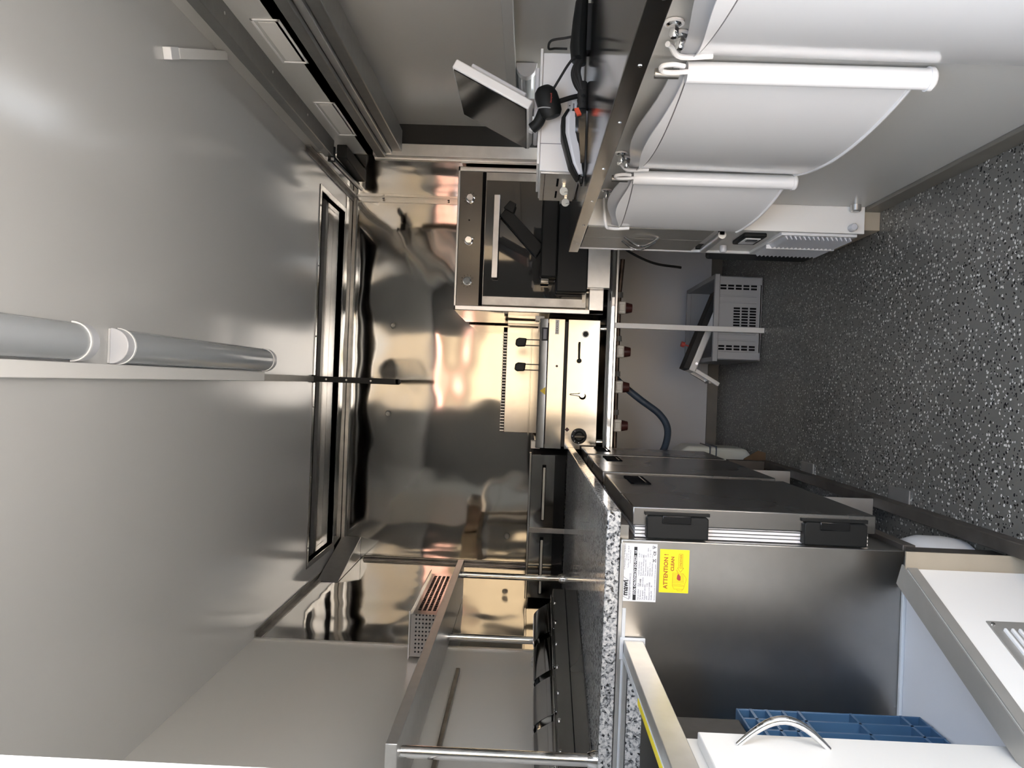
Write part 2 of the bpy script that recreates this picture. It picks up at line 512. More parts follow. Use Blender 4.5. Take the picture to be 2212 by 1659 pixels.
# screws with cup washers in the cladding
for k, (x, z) in enumerate([(.316, 1.896), (-.199, 1.909), (-.886, 1.188)]):
    obj('screw', MB().lathe((x, YB-.005, z), (0,-1,0), [(.017,0),(.014,.004),(.008,.003),(.007,.007),(0,.008)], 16), 'dark_aluminium', wbk)
# rear wall round the entrance the picture is taken through
c = MB()
c.box(XL-.04, -.252, YF-.05, YF, -.03, ZC); c.box(.60, XR+.04, YF-.05, YF, -.03, ZC); c.box(-.25, .60, YF-.05, YF, 2.10, ZC)  # entrance opening enlarged on purpose to let in more daylight
struct('wall_front', c, 'gelcoat')
struct('trim_10', B(-.30, -.2495, YF-.09, YF+.02, 0, 2.10), 'white_laminate', None, .003)
# half wall below the serving counter
wrl = struct('wall_right_counter', B(.60, .64, YF, 2.42, 0, .93), 'gelcoat')
struct('baseboard_right', B(.588, .60, YF, 2.40, 0, .055), 'skirting', None, .002)
for z in (.2,):
    obj('end_stop', MB().lathe((.60, 2.34, .095), (-1,0,0), [(.016,0),(.016,.018),(.012,.022),(0,.022)], 14), 'aluminium', wrl)

# ------------------------------------------------------------------ ceiling fittings
tag(obj('cable_duct', B(-.025, .012, YF+.02, 2.90, ZC-.022, ZC), 'white_laminate', None, .002), 'long flat white cable duct beside the two ceiling lamps', 'cable duct')
tag(obj('cable_duct', B(-.025, .002, 2.90, 3.64, ZC-.012, ZC), 'grey_trim', None, .001), 'narrow grey cable strip on ceiling leading to the steel opening', 'cable duct')
def tube_lamp(y0, y1, x, label):
    t = thing('tube_lamp', label, 'lamp', (x, (y0+y1)/2, ZC-.05), 'half round ceiling lamps')
    r = .044
    def arc(y, rr, zz):
        return [(x + rr*math.cos(a), y, zz - rr*1.05*math.sin(a)) for a in [PI*i/14 for i in range(15)]]
    obj('mounting_plate', B(x-.044, x+.044, y0+.01, y1-.01, ZC-.012, ZC), 'white_plastic', t, .002)
    rows = [arc(y, r, ZC-.012) for y in (y0+.035, y1-.035)]
    obj('cover', MB().sheet(rows, .002, (0,0,1)), 'lamp_cover', t)
    obj('tube', MB().cyl((x, y0+.04, ZC-.034), (x, y1-.04, ZC-.034), .013), 'white_plastic', t)
    for ya, yb in ((y0, y0+.035), (y1-.035, y1)):
        p = [(q[0], q[2]) for q in arc(0, r+.001, ZC-.012)]
        obj('end_cap', MB().prism(p, 'y', ya, yb), 'light_grey_plastic', t, .002)
        p2 = [(q[0], q[2]) for q in arc(0, r+.003, ZC-.012)]
        yc = yb if ya == y0 else ya
        obj('cap_ring', MB().prism(p2, 'y', yc-.003, yc+.003), 'white_plastic', t)
tube_lamp(.62, 1.71, .060, 'nearest unlit half-round grey lamp on ceiling, running out of frame')
tube_lamp(1.83, 2.93, .058, 'farther unlit half-round grey lamp on ceiling with white end cap')
# wall lamp on the hatch flap
t = thing('tube_lamp', 'short unlit half-round lamp on hatch wall behind the touch screen', 'lamp', (1.205, 3.0, 1.11), 'half round ceiling lamps')
def warc(r): return [(1.217 - r*1.3*math.sin(a), 1.15 + r*math.cos(a)) for a in [PI*i/12 for i in range(13)]]
obj('cover', MB().sheet([[(p[0], y, p[1]) for p in warc(.040)] for y in (2.84, 3.26)], .002, (1,0,0)), 'lamp_cover', t)
obj('end_cap', MB().prism(warc(.041), 'y', 2.80, 2.84), 'light_grey_plastic', t, .002)
obj('end_cap', MB().prism(warc(.041), 'y', 3.26, 3.30), 'light_grey_plastic', t, .002)
obj('tube', MB().cyl((1.19, 2.84, 1.15), (1.19, 3.26, 1.15), .012), 'white_plastic', t)

t = thing('conduit', 'short white ceiling conduit running to the dark roof beam', 'conduit', (1.0, 2.35, ZC-.03))
obj('channel', MB().obox((.915, 2.11, ZC-.012), (1.055, 2.44, ZC-.012), .03, .024), 'white_laminate', t, .002)
obj('end_cap', MB().obox((.893, 2.06, ZC-.012), (.914, 2.108, ZC-.012), .034, .024), 'white_plastic', t, .002)

t = thing('hanging_strap', 'black flat strap hanging from ceiling beside the extraction opening', 'strap', (-.012, 3.62, 1.72))
mb = MB(); mb.box(-.025, .003, 3.615, 3.619, 1.735, ZC); mb.cyl((-.011, 3.615, 1.735), (-.011, 3.619, 1.735), .014, n=16)
t2 = obj('strap', mb, 'black_plastic', t)
obj('bracket', B(-.03, .008, 3.606, 3.625, ZC-.016, ZC), 'black_plastic', t, .002)
for z in (2.09, 1.99, 1.87):
    obj('rivet', MB().lathe((-.011, 3.615, z), (0,-1,0), [(.005,0),(.004,.002),(0,.0025)], 10), 'aluminium', t)

# diagonal corner cover
tag(obj('corner_cover', MB().prism([(XL+.006, 3.80), (XL+.006, 4.312), (-.925, 4.312)], 'z', 2.04, 2.15), 'aluminium', None, .002), 'slanted sheet steel cover in the upper corner left of the opening', 'cover')

# fascia outlets (flush frames)
for k, (y0, y1, z0, z1, lb) in enumerate([(2.19, 2.49, 1.88, 1.97, 'near'), (2.84, 3.22, 1.885, 1.97, 'far')]):
    t = thing('flush_frame', f'flush white rectangular cover on fascia under the roof beam, {"nearer" if k == 0 else "farther"} one', 'cover', (XR, (y0+y1)/2, z0), 'flush covers on the fascia')
    m2 = MB(); b = .008
    m2.box(XR-.004, XR, y0, y1, z1-b, z1); m2.box(XR-.004, XR, y0, y1, z0, z0+b); m2.box(XR-.004, XR, y0, y0+b, z0, z1); m2.box(XR-.004, XR, y1-b, y1, z0, z1)
    obj('frame', m2, 'white_plastic', t, .001)
    obj('insert', B(XR-.002, XR, y0+.02, y1-.02, z0+.018, z1-.018), 'white_laminate', t, .001)

# black latch at the far end of the beam
t = thing('roof_latch', 'black metal latch at the far end of the dark roof beam', 'latch', (1.0, 3.5, 1.96))
obj('arm', MB().obox((.985, 3.28, 2.02), (.985, 3.78, 2.005), .03, .014), 'black_plastic', t, .002)
obj('rail', MB().obox((.972, 3.28, 2.008), (.972, 3.80, 1.993), .012, .012), 'aluminium', t, .001)
obj('body', B(.99, 1.05, 3.32, 3.72, 1.955, 2.0), 'black_plastic', t, .004)
obj('pivot', MB().cyl((.966, 3.30, 2.016), (1.03, 3.30, 2.016), .016), 'black_plastic', t)

# ------------------------------------------------------------------ fridge table on the left
FY0, FY1, FXB, FXD = 1.76, 3.485, -.357, -.281
fr = thing('pizza_fridge', 'long stainless steel undercounter fridge with three doors below the granite top', 'fridge', (-.7, 2.69, .2))
body = obj('body', B(XL+.01, FXB, FY0, FY1, .20, .865), 'fridge_steel', fr, .003)
doors = [(1.775, 2.41), (2.49, 3.07), (3.13, 3.48)]
for k, (y0, y1) in enumerate(doors):
    d = obj('door', B(FXD-.045, FXD, y0, y1, .262, .838), 'door_steel', fr, .003)
    ga = MB()
    for i in range(4):
        xg = FXB + .002 + i*.0085
        ga.box(xg, xg+.006, y0+.010, y1-.010, .275, .83)
    obj('gasket', ga, 'white_plastic', d, .001)
    # recessed handle
    hy1 = y1 - .05; hy0 = hy1 - .17
    m2 = MB(); z0, z1 = .725, .785; q = .012
    m2.box(FXD-.001, FXD+.004, hy0, hy1, z1-q, z1); m2.box(FXD-.001, FXD+.004, hy0, hy1, z0, z0+q); m2.box(FXD-.001, FXD+.004, hy0, hy0+q, z0, z1); m2.box(FXD-.001, FXD+.004, hy1-q, hy1, z0, z1)
    obj('handle_frame', m2, 'slot_black', d, .002)
    obj('handle_recess', B(FXD-.002, FXD+.001, hy0+q, hy1-q, z0+q, z1-q), 'slot_black', d)
    obj('handle_lip', B(FXD+.001, FXD+.005, hy0+q, hy1-q, z0+q, z0+q+.004), 'chrome', d)
    for hz0, hz1 in ((.66, .806), (.288, .436)) if k == 0 else ():
        h = obj('hinge', MB().prism([(FXB+.004, hz0), (FXB+.004, hz1), (FXD-.022, hz1), (FXD-.018, hz1-.006), (FXD-.018, hz0+.006), (FXD-.022, hz0)], 'y', y0-.016, y0+.012), 'black_plastic', d, .003)
        obj('hinge_pin', B(FXD-.036, FXD-.016, y0-.019, y0-.01, hz0+.042, hz1-.036), 'black_gloss', d, .002)
        obj('hinge_plate', B(FXD-.018, FXD-.010, y0-.008, y0-.001, hz0-.004, hz1+.004), 'black_plastic', d, .001)
gr = obj('worktop_rail', B(XL+.01, FXB+.03, FY0+.02, FY1, .845, .866), 'dark_aluminium', fr)

# data plate and warning sticker on the near end
pl = obj('data_plate', B(-.503, -.366, FY0-.0012, FY0, .779, .863), 'paper', fr, label='white data plate with black print')
UPv, RTv = (0,0,1), (1,0,0)
yy = FY0 - .0014
text('maker_name', 'mawi', .018, 'print_black', (-.490, yy, .846), RTv, UPv, pl, bold=.0006, width=.036)
text('maker_line', 'URZĄDZENIA CHŁODNICZE', .006, 'print_grey', (-.4975, yy, .8385), RTv, UPv, pl, width=.060)
text('address', 'MAWI sp.j.\nul. Przemysłowa 15, 32-700 Bochnia\nPOLAND\nTel./Fax +48 14 / 611 81 08-09\nwww.mawi.com.pl', .0042, 'print_grey', (-.398, yy, .8575), RTv, UPv, pl, align='CENTER')
bar = obj('title_bar', B(-.5, -.374, yy-.0002, yy+.0004, .826, .8335), 'print_black', pl)
text('title', 'STÓŁ CHŁODNICZY DO PIZZY  1,5', .0072, 'paper', (-.487, yy-.0005, .8272), RTv, UPv, bar, bold=.0002, width=.105)
rows = [('Rok produkcji', '2018', 'Czynnik chłodniczy', 'R 507'), ('Nr fabryczny', '181448', 'Ilość czynnika (kg)', '0,22'), ('Typ agregatu', 'NEK2150GK', 'Wydajność chłodnicza (W)', '585'), ('Pojemność (dcm³)', '242', 'Moc znamionowa (W)', '501'), ('GWP', '3,985', 'Napięcie (V)', '230V~, 50Hz'), ('Ekwiwalent CO2 (tony)', '1,0752', 'Klasa temp. T (°C)', '+1 do +10'), ('Grzałka (W)', '80', 'Klasa klimatyczna', 'N-4')]
for i, r in enumerate(rows):
    z = .8195 - i * .0052
    for j, (tx, xo) in enumerate(zip(r, (-.4985, -.468, -.442, -.398))):
        text('print_line', tx, .0043 if not (i == 1 and j == 1) else .0062, 'print_black' if i == 1 and j == 1 else 'print_grey', (xo, yy, z), RTv, UPv, pl)
text('print_line', 'Instrukcja konserwacji: raz w miesiącu czyścić skraplacz agregatu', .0032, 'print_grey', (-.4985, yy, .7815), RTv, UPv, pl)
text('print_marks', 'CE', .0085, 'print_black', (-.393, yy, .782), RTv, UPv, pl, bold=.0002)
m2 = MB(); m2.box(-.409, -.401, yy-.0003, yy, .7815, .7825).box(-.409, -.401, yy-.0003, yy, .7875, .7885).obox((-.409, yy, .782), (-.401, yy, .789), .0005, .0008).obox((-.401, yy, .782), (-.409, yy, .789), .0005, .0008)
obj('bin_symbol', m2, 'print_black', pl)
m2 = MB()
tri = [(-.377, yy, .7895), (-.370, yy, .7895), (-.3735, yy, .7815)]
for i in range(3): m2.obox(tri[i], tri[(i+1) % 3], .0006, .0008)
obj('b_mark', m2, 'print_black', pl)
text('b_letter', 'B', .005, 'print_black', (-.375, yy, .7845), RTv, UPv, pl)
m2 = MB()
fl = [(-.4985, yy, .8445), (-.490, yy, .8635), (-.452, yy, .8635)]
m2.obox((-.4985, yy, .8425), (-.489, yy, .8615), .0004, .0007).obox((-.489, yy, .8615), (-.452, yy, .8615), .0004, .0007).obox((-.4985, yy, .8425), (-.455, yy, .8425), .0004, .0007).obox((-.455, yy, .8425), (-.446, yy, .856), .0004, .0007)
obj('logo_frame', m2, 'print_black', pl)
yl = obj('warning_sticker', B(-.479, -.377, FY0-.001, FY0, .703, .772), 'yellow_label', fr, label='yellow attention sticker')
y2 = FY0 - .0012
text('warning_title', 'ATTENTION !', .0135, 'brown_print', (-.470, y2, .753), RTv, UPv, yl, bold=.0003, width=.082)
text('warning_word', 'CLEAN', .0105, 'brown_print', (-.428, y2, .7385), RTv, UPv, yl, bold=.0003, width=.034)
text('warning_part', 'CONDENSER', .0066, 'brown_print', (-.4215, y2, .7205), RTv, UPv, yl, width=.033)
m2 = MB()
arrow = [(-.430, .723), (-.420, .7305), (-.420, .7275), (-.387, .7275), (-.387, .7185), (-.420, .7185), (-.420, .7155)]
for i in range(7):
    a, b = arrow[i], arrow[(i+1) % 7]
    m2.obox((a[0], y2, a[1]), (b[0], y2, b[1]), .0004, .0006)
obj('arrow_outline', m2, 'brown_print', yl)
m2 = MB()
draw = [((-.462,.741),(-.432,.741)),((-.432,.741),(-.433,.716)),((-.462,.741),(-.463,.713)),((-.463,.713),(-.445,.708)),((-.445,.708),(-.433,.716)),((-.463,.713),(-.470,.715)),((-.470,.715),(-.470,.737)),((-.470,.737),(-.462,.741)),((-.459,.741),(-.460,.714)),((-.470,.73),(-.474,.729)),((-.474,.729),(-.474,.718)),((-.474,.718),(-.470,.717))]
for i in range(7):
    x = -.455 + i*.0033
    draw.append(((x, .741), (x, .7135 + i*.0003)))
for a, b in draw: m2.obox((a[0], y2, a[1]), (b[0], y2, b[1]), .0004, .0004)
m2.obox((-.436, y2, .728), (-.424, y2, .733), .0004, .0005).obox((-.436, y2, .7255), (-.424, y2, .7315), .0004, .0005)
obj('condenser_drawing', m2, 'brown_print', yl)
obj('brush_mark', MB().prism([(-.450,.726),(-.446,.731),(-.437,.730),(-.434,.727),(-.440,.722),(-.449,.722)], 'y', y2-.0003, y2), 'red_plastic', yl)

gt = thing('granite_worktop', 'speckled grey granite worktop on the steel fridge', 'worktop', (-.67, 2.69, .867))
obj('slab', B(XL+.006, -.292, FY0, FY1+.04, .867, .90), 'granite', gt, .004, 3)
obj('edge_trim', MB().box(XL+.006, -.366, FY0-.006, FY0+.02, .857, .866), 'aluminium', gt, .001)
obj('silicone_joint', MB().box(XL+.006, -.52, FY0-.004, FY0+.001, .848, .857), 'silicone', gt, .001)

# base: steel frame under the fridge
bf = thing('fridge_base_frame', 'dark steel floor frame below the fridge doors', 'frame', (-.6, 2.6, 0))
obj('side_rail', B(-.332, -.300, 1.45, 3.35, .0, .04), 'steel_tube_dark', bf, .002)
obj('side_rail', B(-1.0, -.96, 1.70, 3.35, .0, .04), 'steel_tube_dark', bf, .002)
for y in (2.27, 2.98):
    obj('cross_plate', B(-.96, -.307, y, y+.006, .04, .20), 'aluminium', bf)
    obj('floor_plate', B(-.305, -.262, y-.14, y-.02, .001, .005), 'aluminium', bf)
for x in (-.340, -1.0):
    for y in ((1.80, 2.27, 2.98, 3.30) if x < -.5 else (3.30,)):
        obj('leg', B(x, x+.04, y, y+.04, .04, .20), 'steel_tube_dark', bf, .002)
obj('upper_rail', B(-.372, -.345, 1.77, 3.47, .17, .20), 'steel_tube_dark', bf, .002)

# things stored under the fridge
tag(obj('water_barrel', MB().lathe((-.475, 1.85, .004), (0,0,1), [(.10,0),(.133,.012),(.138,.05),(.138,.11),(.128,.142),(.10,.165),(.05,.176),(.045,.188),(0,.19)], 32), 'barrel'), 'rounded white plastic barrel lying under the near end of fridge', 'barrel')
tag(obj('red_tray', B(-.72, -.42, 2.14, 2.24, .002, .06), 'dark_red', None, .006), 'dark red tray under the fridge beside the white barrel', 'tray')
tag(obj('blue_bin', MB().prism([(-.85, .002), (-.37, .002), (-.35, .12), (-.87, .12)], 'y', 2.45, 2.85), 'blue_plastic', None, .006), 'blue plastic bin pushed under the middle of the fridge', 'bin')
t = thing('jerrycan', 'pale plastic jerrycan with two dark bands beyond the fridge', 'jerrycan', (-.42, 3.72, 0))
pts = [(-.55, .012), (-.54, 0), (-.30, 0), (-.275, .02), (-.27, .30), (-.30, .35), (-.36, .365), (-.40, .34), (-.55, .34)]
obj('body', MB().prism(pts, 'y', 3.64, 3.84), 'jerrycan', t, .018, 3)
for z in (.165, .195):
    obj('band', B(-.552, -.266, 3.636, 3.844, z, z+.006), 'blue_hose', t, .001)
obj('cap', MB().cyl((-.47, 3.74, .34), (-.47, 3.74, .38), .03), 'blue_plastic', t)
t = tag(obj('cardboard_sheet', MB().prism([(-.42, .004), (-.27, .004), (-.262, .04), (-.30, .10), (-.39, .16), (-.42, .15)], 'y', 3.40, 3.406), 'cardboard'), 'torn brown cardboard sheet leaning by the jerrycan', 'cardboard')

# ------------------------------------------------------------------ shelf above the fridge
sh = thing('overshelf', 'grey steel shelf on round posts above the granite worktop', 'shelf', (-.95, 2.7, .9))
obj('board', B(XL+.006, -.868, FY0, 3.62, 1.378, 1.408), 'aluminium', sh, .002)
for x, y, zb in ((-.905, 1.80, .90), (-.905, 3.48, .90), (-1.01, 2.93, .90)):
    p = obj('post', MB().cyl((x, y, zb+.02), (x, y, 1.378), .015, n=20), 'chrome', sh)
    obj('base_collar', MB().lathe((x, y, zb), (0,0,1), [(.024,0),(.024,.006),(.018,.022),(0,.023)], 20), 'chrome', p)
tag(obj('wall_ledge', B(XL, XL+.018, .6, 2.70, 1.308, 1.322), 'dull_steel', None, .002), 'thin steel ledge along the white wall under the shelf', 'ledge')

# perforated pan on the shelf
pn = thing('perforated_pan', 'shiny perforated steel pan lying on top of the grey shelf', 'pan', (-.95, 3.1, 1.408))
px0, px1, py0, py1, pz0, pz1 = XL+.012, -.885, 2.80, 3.40, 1.409, 1.512
m2 = MB()
th = .003
m2.box(px0, px1, py0, py1, pz0, pz0+th); m2.box(px0, px1, py0, py0+th, pz0, pz1); m2.box(px0, px1, py1-th, py1, pz0, pz1)
m2.box(px0, px0+th, py0, py1, pz0, pz1); m2.box(px1-th, px1, py0, py1, pz0, pz1)
obj('walls', m2, 'brushed_steel', pn, .004)
m2 = MB(); q = .014
m2.box(px0-.005, px1+q, py0-q, py0+th, pz1-.002, pz1+.003); m2.box(px0-.005, px1+q, py1-th, py1+q, pz1-.002, pz1+.003); m2.box(px1-th, px1+q, py0, py1, pz1-.002, pz1+.003); m2.box(px0-.005, px0+th, py0, py1, pz1-.002, pz1+.003)
obj('rim', m2, 'chrome', pn, .001)
m2 = MB()
for i in range(22):
    for j in range(4):
        y = py0 + .05 + i*.0235
        z = pz0 + .012 + j*.019
        m2.box(px1-.0005, px1+.0008, y, y+.016, z, z+.012)
obj('side_slots', m2, 'slot_black', pn, kind='stuff')
m2 = MB()
for i in range(10):
    for j in range(6):
        m2.cyl((px0+.02+i*.0155, py0+.0005, pz0+.015+j*.013), (px0+.02+i*.0155, py0-.0008, pz0+.015+j*.013), .0035, n=6)
obj('end_holes', m2, 'slot_black', pn, kind='stuff')

# topping rail (skewed container rack) on the granite
a0 = Vector((-.945, 1.84, .90)); a1 = Vector((-.70, 2.56, .90))
dirv = (a1 - a0).normalized(); ang = math.atan2(dirv.y, dirv.x)
Mt = Matrix.Translation(a0) @ Matrix.Rotation(ang, 4, 'Z')
tp = thing('topping_rack', 'dark steel topping rack set askew on the granite top', 'rack', (-.86, 2.2, .90))
Lr = (a1 - a0).length; Wd = .17
m2 = MB(); m2.M = Mt
m2.box(0, Lr, 0, .006, .004, .088); m2.box(0, Lr, Wd-.006, Wd, .004, .088); m2.box(0, .006, 0, Wd, .004, .088); m2.box(Lr-.006, Lr, 0, Wd, .004, .088); m2.box(0, Lr, 0, Wd, 0, .006)
obj('housing', m2, 'door_steel', tp, .004)
m2 = MB(); m2.M = Mt
m2.box(.0, Lr+.004, -.003, .0, .044, .0465)
obj('seam', m2, 'slot_black', tp)
for k in range(4):
    x0 = .02 + k * (Lr-.04)/4; x1 = x0 + (Lr-.04)/4 - .008
    m2 = MB(); m2.M = Mt
    m2.box(x0, x1, .014, .018, .02, .092); m2.box(x0, x1, Wd-.018, Wd-.014, .02, .092); m2.box(x0, x0+.004, .014, Wd-.014, .02, .092); m2.box(x1-.004, x1, .014, Wd-.014, .02, .092); m2.box(x0, x1, .014, Wd-.014, .016, .02)
    pc = obj('container', m2, 'chrome', tp, .002)
    m2 = MB(); m2.M = Mt
    m2.box(x0-.003, x1+.003, .007, .018, .091, .095); m2.box(x0-.003, x1+.003, Wd-.018, Wd-.007, .091, .095); m2.box(x0-.003, x0+.006, .007, Wd-.007, .091, .095); m2.box(x1-.006, x1+.003, .007, Wd-.007, .091, .095)
    obj('container_rim', m2, 'chrome', pc, .0015)
for k in range(4):
    x0 = .03 + k * (Lr-.04)/4; x1 = x0 + (Lr-.04)/4 - .028
    rws = []
    for yy5 in [.03 + .12*i/10 for i in range(11)]:
        rws.append([(Mt @ Vector((x0, yy5, .096 + .055*math.sin(PI*(yy5-.03)/.12)))), (Mt @ Vector((x1, yy5, .096 + .055*math.sin(PI*(yy5-.03)/.12))))])
    obj('container_lid', MB().sheet(rws, .003, (0,0,-1)), 'chrome', tp)
for k in range(7):
    m2 = MB(); m2.M = Mt
    m2.cyl((.05 + k*.105, .0, .082), (.05 + k*.105, -.004, .082), .004, n=10)
    obj('rivet', m2, 'chrome', tp)
# crumpled clear bag with paper behind the rack
rng = random.Random(3)
rowsb = []
for i in range(9):
    r = []
    for j in range(16):
        a = 2*PI*j/15
        rr = (.062 - .02*abs(i-3)/5) * (1 + rng.uniform(-.22, .22))
        if i == 8: rr *= .25
        r.append((-.955 + rr*math.cos(a), 2.56 + rr*math.sin(a), .906 + .018*i + rng.uniform(-.006, .006) * (i > 0)))
    r[-1] = r[0]
    rowsb.append(r)
bg = tag(obj('plastic_bag', MB().sheet(rowsb), 'bag_plastic'), 'crumpled clear plastic bag behind the dark topping rack', 'bag')
tag(obj('paper_sheet', MB().prism([(-.93, .902), (-.885, .902), (-.878, .97), (-.90, 1.0), (-.925, .985)], 'y', 2.48, 2.4815), 'paper'), 'white paper leaning at the clear plastic bag', 'paper')

# ------------------------------------------------------------------ near left cabinet with open bay
cb = thing('bay_cabinet', 'white cabinet with grey edging beside the steel fridge end', 'cabinet', (-.8, 1.1, 0))
obj('bay_floor', MB().prism([(XL+.01, 1.755), (-.44, 1.755), (-.62, 1.33), (-.62, .60), (XL+.01, .60)], 'z', .18, .198), 'compartment', cb)
pA, pB = Vector((-.376, 1.631, 0)), Vector((-.578, 1.178, 0))
KT = .262
m2 = MB(); m2.obox((pA.x, pA.y, KT/2), (pB.x, pB.y, KT/2), .016, KT-.004)
obj('kick_panel', m2, 'white_laminate', cb, .001)
dd = (pB - pA).normalized(); nn = Vector((-dd.y, dd.x, 0)); nn = nn if nn.x > 0 else -nn
o1 = nn * -.022
m2 = MB(); m2.obox((pA.x+o1.x-.02*dd.x, pA.y+o1.y-.02*dd.y, KT-.0005), (pB.x+o1.x, pB.y+o1.y, KT-.0005), .052, .003)
m2.obox((pA.x+nn.x*.0095, pA.y+nn.y*.0095, KT-.011), (pB.x+nn.x*.0095, pB.y+nn.y*.0095, KT-.011), .003, .022)
obj('edge_trim', m2, 'grey_trim', cb)
obj('base_side', B(-.394, -.333, 1.632, 1.637, 0, KT), 'kick_beige', cb)
obj('base_return', B(-.352, -.347, 1.637, 1.757, 0, .199), 'steel_tube_dark', cb)
obj('seal_bead', MB().tube([(-.386, 1.630, KT-.002), (-.386, 1.629, .13), (-.386, 1.630, .005)], .004, 8), 'silicone', cb)
obj('bay_seal', B(-1.04, -.44, 1.748, 1.759, .198, .206), 'silicone', cb, .002)
# louvre grille in the kick panel
lv = MB(); ce = pA.lerp(pB, .55) + nn*.009
def along(s, off, z): return (pA + dd*s + nn*off)
s0, s1 = .16, .44
g = MB(); a, b = along(s0, .0095, 0), along(s1, .0095, 0)
g.obox((a.x, a.y, .125), (b.x, b.y, .125), .003, .11)
lvo = obj('louvre_plate', g, 'grey_trim', cb, .001)
for i in range(6):
    z = .158 - i*.014
    a, b = along(s0+.025, .013, 0), along(s1-.025, .013, 0)
    obj('louvre', MB().prism([(0,0)]*3, 'x', 0, 0) if False else MB().obox((a.x, a.y, z), (b.x, b.y, z), .008, .006), 'white_plastic', lvo, .002)
a, b = along(.40, .013, 0), along(.52, .013, 0)
th_o = obj('thermostat', MB().obox((a.x, a.y, .205), (b.x, b.y, .205), .01, .036), 'black_gloss', cb, .003, label='black digital thermostat')
a, b = along(.415, .0185, 0), along(.505, .0185, 0)
obj('display', MB().obox((a.x, a.y, .205), (b.x, b.y, .205), .001, .024), 'grey_trim', th_o)
obj('screw', MB().lathe(along(s0+.01, .011, 0) + Vector((0,0,.172)), nn, [(.005,0),(.004,.002),(0,.003)], 10), 'chrome', lvo)
# front rails
rl = obj('top_rail', B(-.635, -.593, .5, 1.755, .806, .852), 'aluminium', cb, .002)
obj('rail_groove', B(-.6345, -.622, .5, 1.754, .8515, .8535), 'silicone', rl)
obj('rail_sticker', B(-.637, -.624, 1.18, 1.50, .853, .8545), 'yellow_label', rl)
obj('rail_end_seal', MB().box(-.64, -.588, 1.752, 1.757, .80, .86), 'silicone', cb, .002)
obj('inner_frame', B(XL+.006, -.60, 1.742, 1.754, .842, .852), 'aluminium', cb, .001)
obj('granite_strip', B(XL+.006, -.64, 1.736, 1.752, .806, .841), 'granite', cb)
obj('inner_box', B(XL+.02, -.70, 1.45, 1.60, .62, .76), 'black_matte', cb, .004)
# white door
dr = obj('door', B(-.622, -.600, .50, 1.313, .206, .778), 'white_laminate', cb, .002)
obj('door_stile', B(-.66, -.622, .5, 1.333, .206, .800), 'white_laminate', cb, .001)
pts = [(-.600 + .046*math.sin(PI*i/16), 1.27, .565 + .155*i/16) for i in range(17)]
hm = MB(); hm.tube(pts, .006, 10, [.0045 + .003*math.sin(PI*i/16) for i in range(17)])
obj('handle', hm, 'chrome', dr)

# blue crate standing in the bay
bc = thing('blue_crate', 'blue plastic lattice crate standing on end in the open bay', 'crate', (-.8, 1.5, .2))
cx0, cx1, cy0, cy1, cz0, cz1 = -.98, -.70, 1.26, 1.655, .207, .612
m2 = MB()
m2.box(cx0, cx0+.006, cy0, cy1, cz0, cz1)
m2.box(cx0, cx1, cy0, cy0+.005, cz0, cz1); m2.box(cx0, cx1, cy1-.005, cy1, cz0, cz1)
m2.box(cx0, cx1, cy0, cy1, cz0, cz0+.005); m2.box(cx0, cx1, cy0, cy1, cz1-.005, cz1)
obj('shell', m2, 'blue_plastic', bc, .002)
for zz in (.25, .36, .475, .51, .545, .58):
    obj('lattice_rib', B(cx1-.045, cx1, cy0, cy1, zz-.003, zz+.003), 'blue_plastic', bc)
for yy2 in (1.32, 1.40, 1.50, 1.555, 1.605):
    obj('lattice_rib', B(cx1-.045, cx1, yy2-.003, yy2+.003, cz0, cz1), 'blue_plastic', bc)

# ------------------------------------------------------------------ back worktop, gas line, leg
bw = thing('back_worktop', 'steel-topped back worktop with pale aluminium front edge', 'worktop', (0, 3.9, .69))
obj('top', B(XL+.006, XR-.006, 3.52, YB-.006, .70, .737), 'satin_steel', bw, .002)
obj('front_profile', MB().prism([(3.505, .690), (3.52, .690), (3.52, .735), (3.512, .735), (3.505, .728)], 'x', XL+.006, XR-.006), 'aluminium', bw, .002)
obj('front_rail', MB().prism([(3.49, .703), (3.506, .699), (3.506, .727), (3.497, .73), (3.49, .722)], 'x', XL+.006, XR-.006), 'chrome', bw, .003)
for x in (.295, -.95):
    obj('leg', B(x-.012, x+.012, 3.50, 3.524, 0, .70), 'white_laminate', bw, .001)
obj('wall_cleat', B(XL+.006, XR-.006, YB-.03, YB-.006, .66, .70), 'dark_aluminium', bw)
gl = thing('gas_line', 'dark gas pipe with four red-knobbed valves under the back worktop', 'pipe', (.1, 3.58, .62))
obj('pipe', MB().tube([(.62, 3.58, .665), (.45, 3.58, .676), (-.9, 3.58, .668)], .011, 10), 'copper_pipe', gl)
for x in (.385, .175, .005, -.18):
    v = obj('valve', MB().box(x-.030, x+.030, 3.545, 3.60, .645, .682), 'cream_plastic', gl, .006)
    obj('valve_inset', B(x-.016, x+.016, 3.541, 3.547, .652, .676), 'cream_plastic', v, .002)
    obj('valve_knob', MB().lathe((x, 3.57, .646), (0,0,-1), [(.027,0),(.026,.01),(.021,.032),(0,.034)], 16), 'maroon', v)
    obj('coupling', MB().cyl((x+.05, 3.58, .672), (x+.075, 3.58, .673), .016, n=8), 'dull_steel', gl)
hs = spline([(.075, 3.62, .69), (.03, 3.63, .655), (-.05, 3.64, .55), (-.12, 3.65, .45), (-.19, 3.66, .405), (-.28, 3.68, .41), (-.36, 3.7, .45)], 8)
tag(obj('gas_hose', MB().tube(hs, .017, 12), 'blue_hose'), 'dark blue-grey hose curving down below the back worktop', 'hose')
